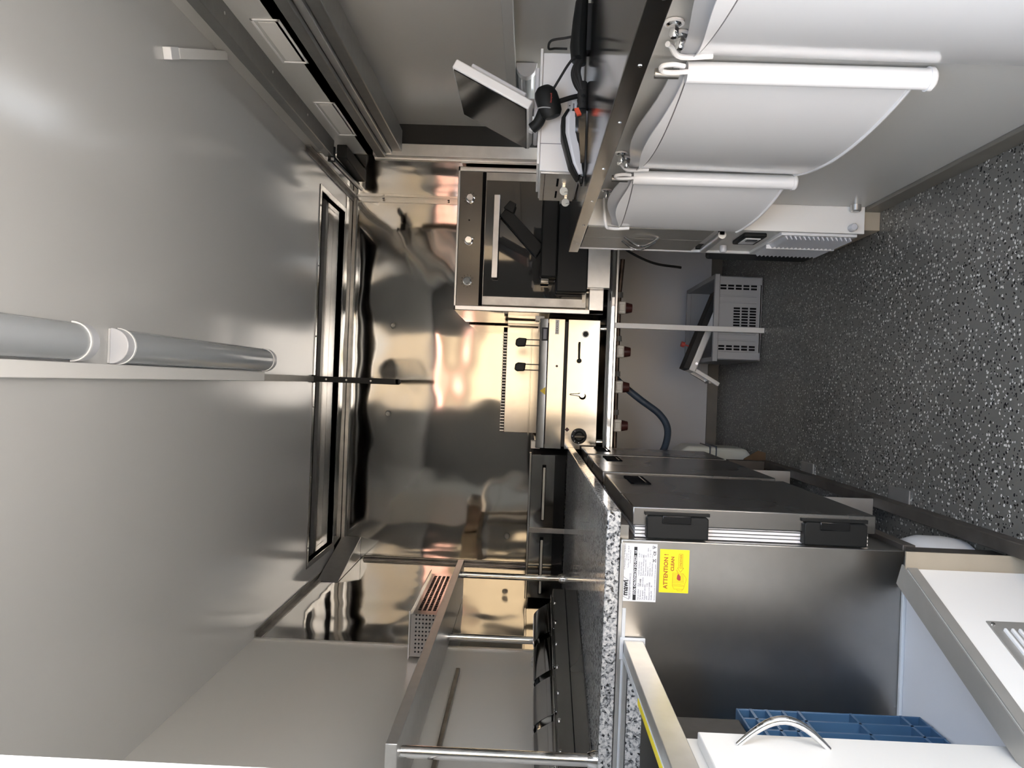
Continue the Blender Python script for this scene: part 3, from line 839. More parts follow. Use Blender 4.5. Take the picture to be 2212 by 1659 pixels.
obj_cable = tag(obj('power_cable', MB().tube(spline([(.71, 3.6, .70), (.66, 3.62, .62), (.62, 3.66, .5), (.61, 3.7, .36)], 6), .006, 8), 'rubber_black'), 'thin black cable dropping below worktop beside the serving cabinet', 'cable')

# ------------------------------------------------------------------ gas fryer
gf = thing('gas_fryer', 'stainless steel gas fryer with drain lever and two black basket grips', 'fryer', (.01, 3.8, .737))
gx0, gx1, gy0, gy1 = -.30, .318, 3.53, 4.20
obj('lower_body', B(gx0+.01, gx1-.01, gy0+.02, gy1, .762, 1.0), 'black_matte', gf)
lp = obj('lower_panel', B(gx0, gx1, gy0, gy0+.02, .765, .917), 'brushed_steel', gf, .002)
up = obj('upper_panel', B(gx0, gx1, gy0-.004, gy0+.03, .932, 1.010), 'brushed_steel', gf, .002)
obj('top_rim', MB().prism([(gy0+.0, 1.013), (gy0+.006, 1.043), (gy0+.014, 1.052), (gy0+.05, 1.052), (gy0+.06, 1.040), (gy0+.06, 1.010)], 'x', gx0, gx1), 'satin_steel', gf, .002)
obj('side_wall', B(gx0, gx0+.02, gy0+.03, gy1, 1.0, 1.055), 'satin_steel', gf, .002)
obj('side_wall', B(gx1-.02, gx1, gy0+.03, gy1, 1.0, 1.055), 'satin_steel', gf, .002)
obj('pan_floor', B(gx0+.02, gx1-.02, gy0+.05, gy1-.06, .96, .97), 'dull_steel', gf)
bs = obj('back_splash', B(gx0+.03, gx1-.0, gy1-.06, gy1-.03, 1.0, 1.225), 'satin_steel', gf, .002)
obj('splash_ledge', B(gx0+.02, gx1-.0, gy1-.075, gy1-.02, 1.085, 1.092), 'satin_steel', gf, .001)
obj('side_plate', B(gx1+.004, gx1+.022, gy1-.25, gy1-.06, 1.04, 1.22), 'satin_steel', gf, .002)
for i in range(34):
    x = gx0 + .035 + i * .0165
    obj('vent_tooth', B(x, x+.0085, gy1-.062, gy1-.03, 1.225, 1.248), 'dull_steel', bs)
obj('vent_back', B(gx0+.03, gx1, gy1-.03, gy1-.026, 1.20, 1.246), 'slot_black', bs)
for x in (.205, .085):
    h = obj('basket_grip', MB().prism([(x-.020, 1.118), (x+.020, 1.112), (x+.022, 1.150), (x+.014, 1.165), (x-.014, 1.168), (x-.022, 1.155)], 'y', 3.60, 3.625), 'black_plastic', gf, .006, 3)
    obj('grip_wire', MB().tube([(x-.014, 3.612, 1.12), (x-.014, 3.612, 1.03)], .0028, 8).tube([(x+.014, 3.612, 1.12), (x+.014, 3.612, 1.03)], .0028, 8), 'dull_steel', h)
# controls
pn0 = gy0
def disc(name, x, z, prof, m_, par, n=24): return obj(name, MB().lathe((x, pn0, z), (0,-1,0), prof, n), m_, par)
kb = disc('thermostat_knob', -.236, .848, [(.038,0),(.037,.006),(.024,.008),(.022,.026),(.018,.03),(0,.031)], 'black_plastic', lp)
obj('knob_grip', B(-.243, -.229, pn0-.040, pn0-.026, .822, .874), 'black_gloss', kb, .003)
for a in (40, 90, 140, 180):
    obj('knob_mark', MB().cyl((-.236+.031*math.cos(math.radians(a)), pn0-.0065, .848+.031*math.sin(math.radians(a))), (-.236+.031*math.cos(math.radians(a)), pn0-.0075, .848+.031*math.sin(math.radians(a))), .0022, n=8), 'paper', kb)
lev = obj('drain_lever', MB().prism([(-.050, .842), (-.044, .832), (-.034, .832), (-.029, .842), (-.033, .862), (-.0355, .896), (-.039, .900), (-.043, .896), (-.046, .862)], 'y', pn0-.03, pn0-.018), 'chrome', lp, .004, 3)
obj('lever_hub', MB().cyl((-.0395, pn0, .842), (-.0395, pn0-.034, .842), .012), 'chrome', lev)
obj('lever_socket', MB().lathe((-.046, pn0, .838), (0,-1,0), [(.016,0),(.016,.012),(0,.012)], 20), 'slot_black', lp)
ig = disc('igniter_ring', .250, .834, [(.0165,0),(.0165,.004),(.013,.005),(0,.005)], 'white_plastic', lp)
obj('igniter_button', MB().lathe((.250, pn0-.005, .834), (0,-1,0), [(.0125,0),(.011,.006),(0,.007)], 18), 'black_plastic', ig)
sr = obj('slot', B(.135, .212, pn0-.001, pn0+.001, .856, .866), 'slot_black', lp, .001)
obj('slot_lever', MB().lathe((.122, pn0-.012, .860), (0,-1,0), [(.0105,0),(.011,.006),(.008,.012),(0,.013)], 18), 'black_plastic', lp)
obj('slot_lever_arm', MB().obox((.206, pn0-.014, .863), (.122, pn0-.014, .860), .006, .008), 'black_plastic', lp, .002)
obj('pilot_lamp', MB().lathe((.093, pn0-.004, .965), (0,-1,0), [(.006,0),(.005,.005),(0,.006)], 14), 'maroon', up)
d = MB().prism([(-.243, .916), (-.232, .905), (-.243, .894), (-.254, .905)], 'y', pn0-.0006, pn0)
d.v = [p + Vector((.036, 0, 0)) for p in d.v]
dk = obj('diamond_mark', d, 'print_black', lp)
obj('diamond_core', MB().prism([(-.207, .911), (-.201, .905), (-.207, .899), (-.213, .905)], 'y', pn0-.001, pn0), 'dark_red', dk)
np_ = obj('name_plate', B(.245, .313, pn0-.0052, pn0-.004, .961, .979), 'light_grey_plastic', up, .001)
text('name_text', 'DEXXON', .0135, 'print_black', (.2485, pn0-.0056, .9655), RTv, UPv, np_, bold=.0001, width=.060)
rt = obj('rating_plate', MB().prism([(gy0+.0004, 1.0142), (gy0+.0058, 1.0412), (gy0+.0046, 1.0415), (gy0-.0008, 1.0145)], 'x', .212, .275), 'print_black', gf)
obj('rating_print', MB().prism([(gy0+.0004, 1.0185), (gy0+.0036, 1.0345), (gy0+.0032, 1.0346), (gy0-.0002, 1.0186)], 'x', .220, .268), 'print_grey', rt)
tri_ = MB()
for off in (0,):
    A_ = Vector((-.008, gy0+.0004, 1.0150)); B_ = Vector((-.046, gy0+.0004, 1.0150)); C_ = Vector((-.027, gy0+.0056, 1.0410))
    n_ = (B_-A_).cross(C_-A_).normalized(); n_ = n_ if n_.y < 0 else -n_
    tri_.add([A_ + n_*.0012, B_ + n_*.0012, C_ + n_*.0012, A_, B_, C_], [(0,1,2),(3,5,4),(0,3,4,1),(1,4,5,2),(2,5,3,0)])
wt = obj('warning_triangle', tri_, 'warn_yellow', gf)
for x in (gx0+.035, gx1-.035):
    obj('foot', MB().cyl((x, gy0+.06, .737), (x, gy0+.06, .765), .018, n=16), 'chrome', gf)
    obj('foot', MB().cyl((x, gy1-.08, .737), (x, gy1-.08, .765), .018, n=16), 'chrome', gf)
obj('splash_bracket', MB().box(gx0-.006, gx0+.03, gy0+.03, gy0+.10, 1.03, 1.075), 'cream_plastic', gf, .003)
obj('splash_bracket', MB().box(gx1-.01, gx1+.014, gy0+.03, gy0+.10, 1.03, 1.075), 'cream_plastic', gf, .003)

# left neighbour: sink module with lids behind the fridge end
sk = thing('slide_module', 'dark glossy twin-drawer steel module left of the fryer', 'appliance', (-.66, 3.8, .737))
obj('body', B(-1.03, -.335, 3.60, 4.26, .737, 1.06), 'black_matte', sk, .004)
obj('front', B(-1.03, -.335, 3.585, 3.60, .75, 1.07), 'mirror_steel', sk, .003)
obj('top_edge', B(-1.035, -.33, 3.58, 3.64, 1.066, 1.078), 'satin_steel', sk, .003)
obj('centre_seam', B(-.715, -.690, 3.580, 3.587, .75, 1.07), 'dull_steel', sk, .002)
obj('dark_band', B(-1.03, -.335, 3.5835, 3.586, .90, .955), 'black_gloss', sk)
for x0, x1 in ((-.655, -.385), (-1.01, -.735)):
    for z in (1.005, .855):
        h = obj('slot_handle', B(x0, x1, 3.575, 3.586, z-.009, z+.009), 'slot_black', sk, .002)
        obj('handle_bar', B(x0+.006, x1-.012, 3.570, 3.576, z-.006, z+.005), 'cream_plastic', h, .002)

# ------------------------------------------------------------------ oven
ov = thing('convection_oven', 'boxy steel convection oven with dark glass door on the back worktop', 'oven', (.685, 3.9, .737))
ox0, ox1, oy0, oy1, oz0, oz1 = .345, 1.03, 3.53, 4.22, .755, 1.468
obj('body', B(ox0, ox1, oy0+.02, oy1, oz0, oz1), 'mirror_steel', ov, .003)
m2 = MB(); q = .022
m2.box(ox0, ox0+q, oy0, oy0+.02, oz0, oz1); m2.box(ox1-q, ox1, oy0, oy0+.02, oz0, oz1); m2.box(ox0, ox1, oy0, oy0+.02, oz1-.010, oz1); m2.box(ox0, ox1, oy0, oy0+.02, oz0, oz0+.068)
obj('front_frame', m2, 'aluminium', ov, .002)
cp = obj('control_panel', B(ox0+q, ox1-q, oy0+.004, oy0+.02, 1.350, oz1-.010), 'oven_panel', ov, .001)
obj('panel_gap', B(ox0+q, ox1-q, oy0+.012, oy0+.02, 1.336, 1.350), 'slot_black', ov)
for x in (.878, .677, .484):
    kn = obj('knob', MB().lathe((x, oy0+.004, 1.407), (0,-1,0), [(.021,0),(.021,.004),(.018,.005),(.017,.026),(.015,.028),(0,.028)], 28), 'chrome', cp)
    for i in range(11):
        a = math.radians(-60 + i*30)
        if x == .677 and i % 5: continue
        p0 = (x+.026*math.cos(a), oy0+.0035, 1.407+.026*math.sin(a)); p1 = (x+.032*math.cos(a), oy0+.0035, 1.407+.032*math.sin(a))
        obj('dial_mark', MB().obox(p0, p1, .0012, .0025, (0,1,0)), 'print_black', cp)
obj('indicator', MB().cyl((.775, oy0+.004, 1.409), (.775, oy0+.001, 1.409), .0035, n=10), 'slot_black', cp)
odr = obj('door', B(ox0+q+.004, ox1-q-.004, oy0-.012, oy0+.014, .838, 1.334), 'dull_steel', ov, .002)
obj('door_glass', B(ox0+q+.045, ox1-q-.045, oy0-.0145, oy0-.010, .842, 1.330), 'oven_glass', odr)
obj('door_handle', B(.495, .885, oy0-.062, oy0-.046, 1.262, 1.290), 'aluminium', odr, .002)
for x in (.55, .83):
    obj('handle_post', B(x-.008, x+.008, oy0-.047, oy0-.013, 1.268, 1.284), 'black_plastic', odr)
obj('door_edge', B(ox0+q+.03, ox0+q+.22, oy0-.015, oy0-.0125, .842, .858), 'satin_steel', odr)
for x in (ox0+.05, ox1-.05):
    for y in (oy0+.07, oy1-.07):
        obj('foot', MB().cyl((x, y, .737), (x, y, oz0), .018, n=14), 'black_plastic', ov)

# black box shape with slanted arm and chrome block, before the oven door
bd = thing('black_arm_box', 'black boxy shape with slanted arm in front of the oven door', 'device', (.66, 3.46, .737))
obj('base', B(.435, .845, 3.435, 3.50, .842, .985), 'black_plastic', bd, .006)
obj('upper_box', B(.50, .865, 3.425, 3.50, .985, 1.062), 'black_plastic', bd, .008)
obj('arm', MB().obox((.625, 3.49, 1.07), (.80, 3.49, 1.235), .022, .062, (0,1,0)) if False else MB().prism([(.60, 1.085), (.655, 1.05), (.83, 1.225), (.79, 1.262)], 'y', 3.478, 3.50), 'black_plastic', bd, .004)
obj('arm_head', MB().prism([(.80, 1.20), (.845, 1.185), (.86, 1.215), (.825, 1.245)], 'y', 3.47, 3.50), 'black_plastic', bd, .003)
obj('support', B(.46, .86, 3.44, 3.495, .737, .842), 'aluminium', bd, .002)
obj('chrome_block', B(.475, .498, 3.44, 3.47, 1.02, 1.058), 'chrome', bd, .003)

# ------------------------------------------------------------------ folding crate with stool under the worktop
ck = thing('folding_crate', 'grey plastic folding crate standing under the back worktop', 'crate', (.35, 3.88, 0))
kx0, kx1, ky0, ky1, kz1 = .152, .552, 3.54, 4.16, .228
def crate_wall(x0, x1, y0, y1): return B(x0, x1, y0, y1, .004, kz1)
fw = obj('front_wall', crate_wall(kx0, kx1, ky0, ky0+.012), 'grey_plastic', ck, .003)
obj('back_wall', crate_wall(kx0, kx1, ky1-.012, ky1), 'grey_plastic', ck, .003)
obj('side_wall', crate_wall(kx0, kx0+.012, ky0, ky1), 'grey_plastic', ck, .003)
obj('side_wall', crate_wall(kx1-.012, kx1, ky0, ky1), 'grey_plastic', ck, .003)
obj('crate_floor', B(kx0, kx1, ky0, ky1, .004, .012), 'grey_plastic', ck)
m2 = MB(); q = .008
m2.box(kx0-q, kx1+q, ky0-q, ky0+.014, kz1-.022, kz1+.002); m2.box(kx0-q, kx1+q, ky1-.014, ky1+q, kz1-.022, kz1+.002); m2.box(kx0-q, kx0+.014, ky0, ky1, kz1-.022, kz1+.002); m2.box(kx1-.014, kx1+q, ky0, ky1, kz1-.022, kz1+.002)
obj('rim', m2, 'grey_plastic', ck, .003)
for x in (kx0+.022, kx1-.022):
    obj('corner_post', B(x-.018, x+.018, ky0-.005, ky0, .006, kz1-.022), 'grey_plastic', fw, .002)
for x in (kx0+.095, kx1-.095, kx0+.125, kx1-.125):
    obj('rib', B(x-.004, x+.004, ky0-.006, ky0, .03, kz1-.022), 'grey_plastic', fw, .002)
m2 = MB()
for i in range(5):
    for xx in (kx0+.052, kx0+.066, kx1-.060, kx1-.046):
        z = .03 + i*.036
        m2.box(xx-.0045, xx+.0045, ky0-.001, ky0+.001, z, z+.028)
for i in range(9):
    for j in range(3):
        x = kx0 + .135 + i*.0135; z = .03 + j*.038
        m2.box(x, x+.0085, ky0-.001, ky0+.001, z, z+.03)
obj('slots', m2, 'slot_black', fw, kind='stuff')

st = thing('folded_stool', 'folded white step stool with black pad leaning out of the grey crate', 'stool', (.28, 3.75, .05))
pq0, pq1 = Vector((.10, 3.74, .300)), Vector((.49, 3.76, .150))
ax = (pq1 - pq0).normalized(); upn = Vector((-ax.z, 0, ax.x)); upn = upn if upn.z > 0 else -upn
obj('pad', MB().obox(pq0 + upn*.02, pq1 + upn*.02, .10, .03, upn), 'black_matte', st, .003)
obj('frame', MB().obox(pq0 - upn*.012, pq1 - upn*.012, .10, .034, upn), 'white_laminate', st, .006)
obj('leg', MB().obox(Vector((.105, 3.71, .272)), Vector((.035, 3.71, .15)), .02, .02, (0,1,0)), 'white_laminate', st, .003)
obj('leg', MB().obox(Vector((.095, 3.79, .272)), Vector((.05, 3.79, .19)), .02, .014, (0,1,0)), 'aluminium', st, .003)
obj('cross_bar', B(.04, .058, 3.71, 3.79, .185, .20), 'dark_aluminium', st)
obj('pivot', MB().cyl((.135, 3.685, .268), (.135, 3.692, .268), .007), 'chrome', st)
obj('red_cap', MB().lathe((.225, 3.76, .295), (.25,0,1), [(.004,0),(.004,.02),(.014,.022),(.014,.04),(0,.041)], 14), 'red_plastic', st)

# ------------------------------------------------------------------ serving counter on the right
sc = thing('serving_worktop', 'long stainless steel serving worktop below the hatch', 'worktop', (.85, 1.6, .93))
obj('top', B(.508, 1.21, YF+.02, 2.765, .955, .967), 'worktop_steel', sc)
obj('front_lip', B(.500, .510, YF+.02, 2.765, .932, .967), 'satin_steel', sc, .002)
obj('under_board', B(.53, 1.05, YF+.02, 2.74, .935, .955), 'white_laminate', sc)
for y in (.95, 1.15, 1.4, 1.7, 2.0, 2.3, 2.6):
    obj('screw', MB().lathe((.500, y, .945), (-1,0,0), [(.004,0),(.0035,.0015),(0,.002)], 8), 'chrome', sc)

ca = thing('serving_cabinet', 'narrow white cabinet with doors and louvre grille at the end of serving worktop', 'cabinet', (.7, 2.56, 0))
obj('body', B(.522, .98, 2.37, 2.755, .056, .934), 'white_laminate', ca, .002)
obj('kick', B(.53, .97, 2.378, 2.748, 0, .056), 'kick_beige', ca, .002)
obj('side_panel', B(.515, .60, 2.362, 2.374, .056, .934), 'white_laminate', ca, .001)
obj('corner_edge', B(.512, .522, 2.745, 2.76, .056, .934), 'white_plastic', ca, .003)
for y0, y1, hy in ((2.385, 2.545, 2.518), (2.549, 2.735, 2.585)):
    d = obj('door', B(.514, .522, y0, y1, .52, .925), 'grey_trim', ca, .001)
    pts = [(.514 - .03*math.sin(PI*i/12), hy, .675 + .115*i/12) for i in range(13)]
    obj('handle', MB().tube(pts, .0045, 8), 'chrome', d)
obj('rail_bar', MB().cyl((.506, 2.40, .492), (.506, 2.66, .492), .013), 'aluminium', ca)
obj('rail_bracket', B(.506, .524, 2.40, 2.42, .485, .50), 'black_plastic', ca)
obj('rail_bracket', B(.506, .524, 2.64, 2.66, .485, .52), 'black_plastic', ca)
sb = obj('switch_box', B(.508, .522, 2.425, 2.565, .34, .415), 'black_plastic', ca, .004)
obj('switch_plate', B(.505, .509, 2.45, 2.54, .352, .403), 'white_plastic', sb, .002)
obj('rocker', B(.502, .506, 2.46, 2.485, .36, .395), 'black_gloss', sb, .001)
lg = obj('louvre_frame', B(.510, .522, 2.39, 2.735, .065, .305), 'white_plastic', ca, .002)
for i in range(15):
    z = .078 + i*.0145
    obj('louvre', MB().prism([(.512, z+.010), (.498, z), (.500, z-.002), (.514, z+.004)], 'y', 2.405, 2.72), 'light_grey_plastic', lg)
obj('divider', B(.497, .512, 2.558, 2.566, .07, .30), 'white_plastic', lg)
for y, z in ((2.625, .43), (2.355, .10)):
    obj('door_stop', MB().lathe((.515 if y > 2.4 else .53, y, z), (-1,0,0) if y > 2.4 else (0,-1,0), [(.012,0),(.012,.02),(.009,.024),(0,.024)], 14), 'light_grey_plastic', ca)

tag(obj('extinguisher_bracket', MB().prism([(2.80, .36), (2.84, .28), (2.86, .10), (2.9, .0), (3.02, .0), (3.02, .40), (2.9, .42)], 'x', .535, .60), 'black_plastic', None, .01), 'black moulded housing on the floor behind the serving cabinet', 'housing')

# curved white plastic flaps below the worktop
def flap(y0, y1, label, out=0.0, lift=0.0, low=.412):
    L = y1 - y0
    t = thing('plastic_flap', label, 'flap', (.58, (y0+y1)/2, .40), 'curved plastic flaps under the serving worktop')
    zt, zb_ = .825, low
    N = 20
    def px(s): return .585 - .040*math.sin(PI*s)**.8 * (1 - out*6) - out*s**1.2 if s < 1 else .585 - out
    def py(s): return y0 + .03 + (L-.05)*s
    def zl(s): return zb_ + lift*s**1.5
    rows = []
    for k in range(7):
        rows.append([(px(j/N) + .004*(k/6), py(j/N), zl(j/N) + (zt - zl(j/N))*k/6) for j in range(N+1)])
    obj('panel', MB().sheet(rows, .004, (1,0,0)), 'flap_plastic', t)
    obj('bottom_bead', MB().tube([(px(j/N), py(j/N), zl(j/N)) for j in range(N+1)], .004, 8), 'white_plastic', t)
    rows = []
    for k in range(2):
        rr = []
        for j in range(N+1):
            s = j/N
            zz = zt + .002 if k == 0 else zt + .030 + .030*math.sin(PI*s)**2
            xx = px(s) + .004 if k == 0 else min(px(s) + .010 + .01*math.sin(PI*s), .590)
            rr.append((xx, py(s), zz))
        rows.append(rr)
    obj('upper_rim', MB().sheet(rows, .003, (1,0,0)), 'rim_plastic', t)
    rows2 = []
    for k in range(2):
        rows2.append([(px(j/N) + .001 - (.004 if k else 0), py(j/N), zt + .004 + k*(.004 + .026*math.sin(PI*j/N)**2)) for j in range(N+1)])
    obj('rim_fold', MB().sheet(rows2, .003, (1,0,0)), 'white_plastic', t)
    b = obj('edge_bar', MB().cyl((.575, y0+.02, low-.007), (.575, y0+.02, .835), .019, n=18), 'white_plastic', t)
    obj('bar_cap', MB().lathe((.575, y0+.02, low-.019), (0,0,1), [(.018,0),(.0215,.004),(.0215,.012),(0,.013)], 18), 'white_plastic', b)
    obj('spring_clip', MB().tube(spline([(.570, y0+.005, .83), (.566, y0+.002, .868), (.566, y0-.006, .884), (.568, y0-.02, .884), (.57, y0-.022, .866), (.572, y0-.012, .845)], 5), .0045, 8), 'white_plastic', t)
    obj('clip_pin', MB().cyl((.568, y0+.012, .850), (.568, y0+.012, .893), .009, n=16), 'dull_steel', t)
    for dy, zz3 in ((.115, .884), (.075, .866)):
        yy3 = y1 - dy
        bo = obj('bolt', MB().lathe((.5985, yy3, zz3), (-1,0,0), [(.013,0),(.013,.004),(.008,.006),(.008,.022),(.005,.026),(0,.026)], 8), 'chrome', t)
        obj('washer', MB().lathe((.5985, yy3, zz3), (-1,0,0), [(.017,0),(.017,.003),(0,.003)], 16), 'white_plastic', bo)
    e = px(1)
    obj('end_hook', MB().tube(spline([(e-.002, y1-.03, .80), (e-.004, y1-.028, .855), (e+.004, y1-.05, .876), (.588, y1-.06, .884)], 5), .005, 8), 'white_plastic', t)
flap(.645, 1.325, 'nearest curved white plastic flap, partly out of frame below the serving worktop', low=.23)
flap(1.325, 2.005, 'middle curved white plastic flap below the serving worktop')
flap(2.005, 2.365, 'farthest curved white plastic flap, next to the serving cabinet', .080, .05)

# ------------------------------------------------------------------ till equipment on the serving worktop
CT = .967
cdw = thing('cash_drawer', 'white cash drawer with silver slotted front on the serving worktop', 'cash drawer', (.79, 2.31, CT))
obj('casing', B(.622, .965, 2.15, 2.475, CT+.002, 1.090), 'white_plastic', cdw, .003)
obj('lid', B(.640, .975, 2.145, 2.46, 1.090, 1.098), 'white_plastic', cdw, .002)
obj('lid_seam', B(.700, .702, 2.1492, 2.1502, CT+.01, 1.09), 'print_grey', cdw)
fp = obj('front_plate', B(.615, .622, 2.155, 2.47, CT+.008, 1.086), 'aluminium', cdw, .002)
for y in (2.25, 2.39):
    obj('slot', B(.6135, .616, y-.045, y+.035, 1.030, 1.036), 'slot_black', fp)
obj('slot_seam', B(.6135, .616, 2.16, 2.465, 1.072, 1.0735), 'slot_black', fp)
obj('lock', MB().cyl((.615, 2.32, 1.012), (.607, 2.32, 1.012), .010), 'chrome', fp)
for k, (y, z, lb) in enumerate([(2.27, 1.012, 'upper round white key in the cash drawer lock'), (2.41, 1.000, 'lower round white key hanging from the cash drawer lock')]):
    t = thing('key', lb, 'key', (.595, y, z-.02), 'cash drawer keys')
    obj('bow', MB().lathe((.596, y, z), (-.45,-1,0), [(.0125,0),(.013,.0015),(.0125,.003),(0,.003)], 18), 'key_plastic', t)
    obj('blade', B(.603, .6145, y-.002, y+.002, z-.004, z+.004), 'chrome', t)
    obj('ring', MB().tube([(.592 , y + .006*math.cos(a), z - .008 + .006*math.sin(a)) for a in [2*PI*i/12 for i in range(13)]], .0008, 6), 'dull_steel', t)
lbp = obj('rating_plate', B(.775, .835, 2.147, 2.1495, .985, 1.015), 'light_grey_plastic', cdw, .001)
obj('rating_label', B(.790, .826, 2.1463, 2.1472, .990, 1.003), 'paper', lbp)
obj('rating_code', B(.794, .818, 2.1458, 2.1464, .995, 1.000), 'print_grey', lbp)
for x in (.782, .812, .829):
    obj('plate_screw', MB().lathe((x, 2.147, 1.009), (0,-1,0), [(.0025,0),(0,.002)], 8), 'chrome', lbp)

# touch screen
ts = thing('touch_screen', 'tilted white-framed touch screen on the cash drawer', 'monitor', (.83, 2.28, 1.098))
b0, t0 = Vector((.778, 0, 1.128)), Vector((.892, 0, 1.350))
ux = (t0 - b0).normalized(); nx = Vector((-ux.z, 0, ux.x)); nx = nx if nx.x < 0 else -nx    # faces the aisle
def slab(u0, u1, y0, y1, d0, d1):
    vs = []
    for y in (y0, y1):
        for u, d in ((u0,d0),(u1,d0),(u1,d1),(u0,d1)):
            p = b0 + ux*u - nx*d
            vs.append((p.x, y, p.z))
    return MB().add(vs, [(0,1,2,3),(7,6,5,4),(0,4,5,1),(1,5,6,2),(2,6,7,3),(3,7,4,0)])
Hs = (t0 - b0).length
obj('housing', slab(0, Hs, 2.10, 2.46, .002, .030), 'white_plastic', ts, .004)
obj('rear_cover', slab(.03, Hs-.04, 2.12, 2.44, .030, .048), 'light_grey_plastic', ts, .004)
sg = obj('screen_glass', slab(.006, Hs-.006, 2.106, 2.454, -.001, .002), 'screen_glass', ts, .001)
obj('side_reader', slab(-.012, .004, 2.27, 2.30, .004, .026), 'white_plastic', ts, .002)
obj('stand_neck', MB().obox((.845, 2.28, 1.14), (.86, 2.28, 1.20), .05, .03, (0,1,0)), 'light_grey_plastic', ts, .003)
obj('stand_foot', B(.77, .93, 2.17, 2.39, 1.0985, 1.112), 'light_grey_plastic', ts, .004)
obj('stand_post', B(.835, .87, 2.25, 2.31, 1.110, 1.19), 'light_grey_plastic', ts, .004)

# barcode scanner
bsn = thing('barcode_scanner', 'black handheld barcode scanner with red lettering beside the cash drawer', 'scanner', (.80, 2.08, CT))
m2 = MB(); rows = []
M2 = Matrix.Translation((.795, 2.085, 1.072)) @ Matrix.Rotation(math.radians(-20), 4, 'Y')
m2.M = M2
prof = [(0, -.045), (.022, -.043), (.030, -.03), (.033, -.005), (.033, .02), (.028, .036), (.018, .046), (0, .048)]
n = 20; vs = []; fs = []
for r, tt in prof:
    for i in range(n):
        a = 2*PI*i/n
        vs.append((tt, r*.75*math.cos(a), r*math.sin(a)))
for k in range(len(prof)-1):
    for i in range(n):
        j = (i+1) % n
        fs.append((k*n+i, k*n+j, (k+1)*n+j, (k+1)*n+i))
m2.add(vs, fs)
hd = obj('head', m2, 'black_plastic', bsn)
obj('grip', MB().tube(spline([(.775, 2.10, 1.085), (.748, 2.115, 1.098), (.735, 2.125, 1.115)], 5), .016, 12, None), 'black_plastic', bsn)
obj('head_stripe', MB().tube([(.772, 2.085 - .026*math.cos(a), 1.080 + .026*math.sin(a)) for a in [-1.1 + 2.2*i/10 for i in range(11)]], .0018, 6), 'grey_plastic', bsn)
text('brand_text', 'Honeywell', .007, 'red_plastic', (.785, 2.0587, 1.063), (1,0,0), (0,0,1), bsn, width=.026)
obj('stand_stem', MB().tube(spline([(.80, 2.085, 1.04), (.815, 2.09, 1.0), (.82, 2.09, CT+.006)], 5), .007, 10), 'black_plastic', bsn)
obj('stand_base', MB().lathe((.82, 2.09, CT), (0,0,1), [(.032,0),(.032,.004),(.02,.008),(0,.009)], 20), 'black_plastic', bsn)
cbl = MB().tube(spline([(.832, 2.075, 1.058), (.85, 2.06, 1.045), (.89, 2.05, 1.02), (.92, 2.05, .995), (.93, 2.06, .978)], 8), .0035, 8)
tag(obj('scanner_cable', cbl, 'rubber_black'), 'thin black cable arching from the barcode scanner', 'cable')
tag(obj('looped_cable', MB().tube(spline([(1.0, 2.2, 1.02), (1.0, 2.2, 1.055), (.99, 2.18, 1.075), (.985, 2.12, 1.07), (.985, 2.10, 1.03), (.985, 2.09, 1.01)], 8), .0035, 8), 'rubber_black'), 'black cable loop standing up behind the black charger', 'cable')

# payment terminal lying on the worktop
pt = thing('payment_terminal', 'grey and black payment terminal with orange stripe on the serving worktop', 'card terminal', (.66, 2.03, CT))
def loft(sections):
    m_ = MB(); vs = []; fs = []
    k = len(sections[0])
    for s_ in sections: vs += s_
    for i in range(len(sections)-1):
        for j in range(k):
            j2 = (j+1) % k
            fs.append((i*k+j, i*k+j2, (i+1)*k+j2, (i+1)*k+j))
    fs += [tuple(range(k))[::-1], tuple(range((len(sections)-1)*k, len(sections)*k))]
    return m_.add(vs, fs)
def sec(x, w0, w1, z0, z1):
    return [(x, 2.03-w0, z0), (x, 2.03+w0, z0), (x, 2.03+w1, z0+(z1-z0)*.7), (x, 2.03+w1*.8, z1), (x, 2.03-w1*.8, z1), (x, 2.03-w1, z0+(z1-z0)*.7)]
obj('base_shell', loft([sec(.752, .024, .030, CT+.002, CT+.040), sec(.725, .034, .038, CT+.002, CT+.044), sec(.68, .034, .038, CT+.002, CT+.042), sec(.60, .032, .034, CT+.002, CT+.028), sec(.565, .026, .028, CT+.002, CT+.014)]), 'black_gloss', pt, .003)
obj('top_shell', loft([sec(.742, .028, .034, CT+.026, CT+.050), sec(.722, .036, .0415, CT+.024, CT+.062), sec(.68, .036, .0415, CT+.022, CT+.061), sec(.60, .034, .038, CT+.010, CT+.038), sec(.572, .029, .032, CT+.005, CT+.019)]), 'light_grey_plastic', pt, .003)
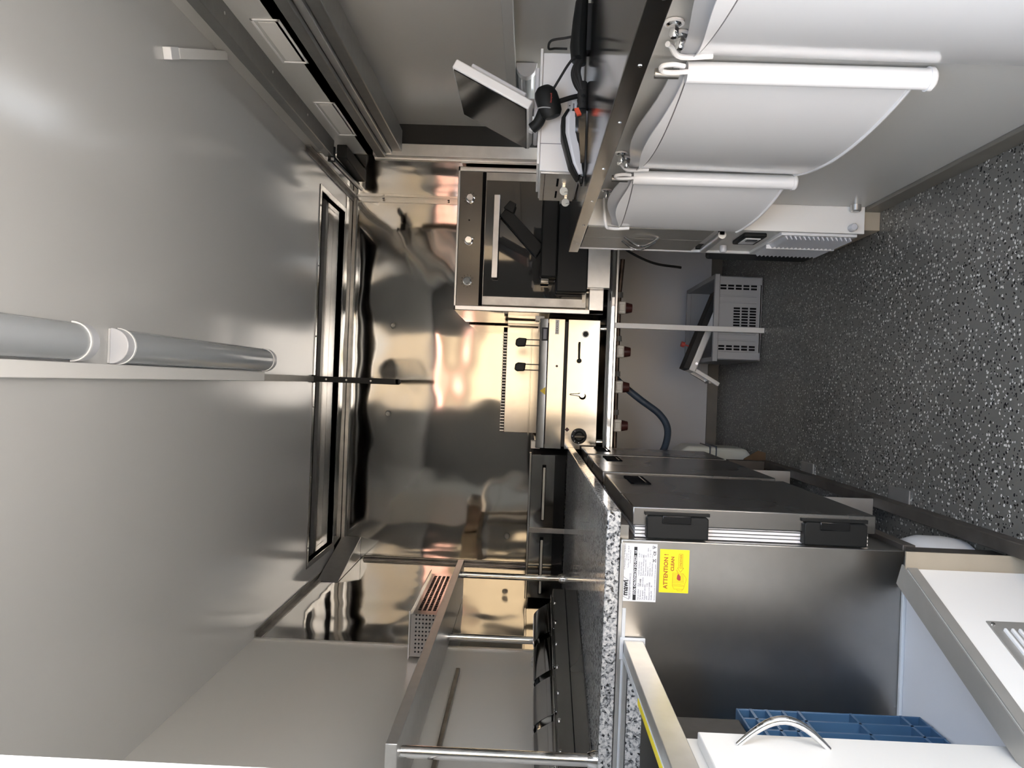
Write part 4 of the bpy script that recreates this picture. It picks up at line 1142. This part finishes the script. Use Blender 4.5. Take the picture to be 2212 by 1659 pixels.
obj('top_cap', loft([sec(.748, .030, .034, CT+.047, CT+.055), sec(.722, .038, .043, CT+.058, CT+.069), sec(.68, .038, .043, CT+.057, CT+.067), sec(.60, .036, .0395, CT+.034, CT+.043), sec(.566, .028, .031, CT+.015, CT+.022)]), 'black_plastic', pt, .002)
obj('side_stripe', MB().obox((.748, 1.999, CT+.030), (.728, 1.991, CT+.022), .006, .012), 'orange_red', pt)
obj('nose', loft([sec(.566, .026, .026, CT+.003, CT+.016), sec(.552, .018, .018, CT+.003, CT+.012)]), 'black_gloss', pt, .002)
obj('side_inlay', MB().prism([(.735, CT+.004), (.60, CT+.004), (.60, CT+.014), (.72, CT+.024)], 'y', 1.9905, 1.996), 'black_gloss', pt)
obj('plug', MB().tube([(.751, 2.03, CT+.014), (.79, 2.03, CT+.012), (.82, 2.035, CT+.012)], .009, 10), 'black_plastic', pt)
obj('strain_relief', MB().lathe((.752, 2.032, CT+.013), (1, .08, 0), [(v, .006 + .0085*i) for i, v in enumerate([.013,.0145,.0125,.0145,.0125,.0145,.0125,.0145,.0125,.013])], 14), 'rubber_black', pt)
bn = thing('cable_bundle', 'bundle of black cables between the terminal and the black charger', 'cable', (.86, 2.04, CT))
for k in range(6):
    z = CT + .006 + .006*(k % 3); y = 2.035 + .012*(k - 2.5)/2.5
    obj('strand', MB().tube(spline([(.80, 2.035, CT+.012), (.83, y, z+.014), (.86, y+.01*math.sin(k), z+.02+.004*(k % 2)), (.90, 2.05, z+.012)], 6), .0055, 8), 'rubber_black', bn)
ch = thing('charger_block', 'matte black rounded charging block on worktop at the frame edge', 'charger', (1.0, 2.1, CT))
obj('shell', loft([[(x, 2.07+w*math.cos(a), CT+.004+h*.5+h*.5*math.sin(a)) for a in [2*PI*i/14 for i in range(14)]] for x, w, h in ((.900,.02,.024),(.910,.034,.042),(.95,.040,.047),(1.02,.040,.042),(1.07,.033,.036),(1.098,.02,.024))]), 'black_plastic', ch)
obj('rubber_foot', B(.93, 1.06, 2.05, 2.09, CT, CT+.006), 'rubber_black', ch)
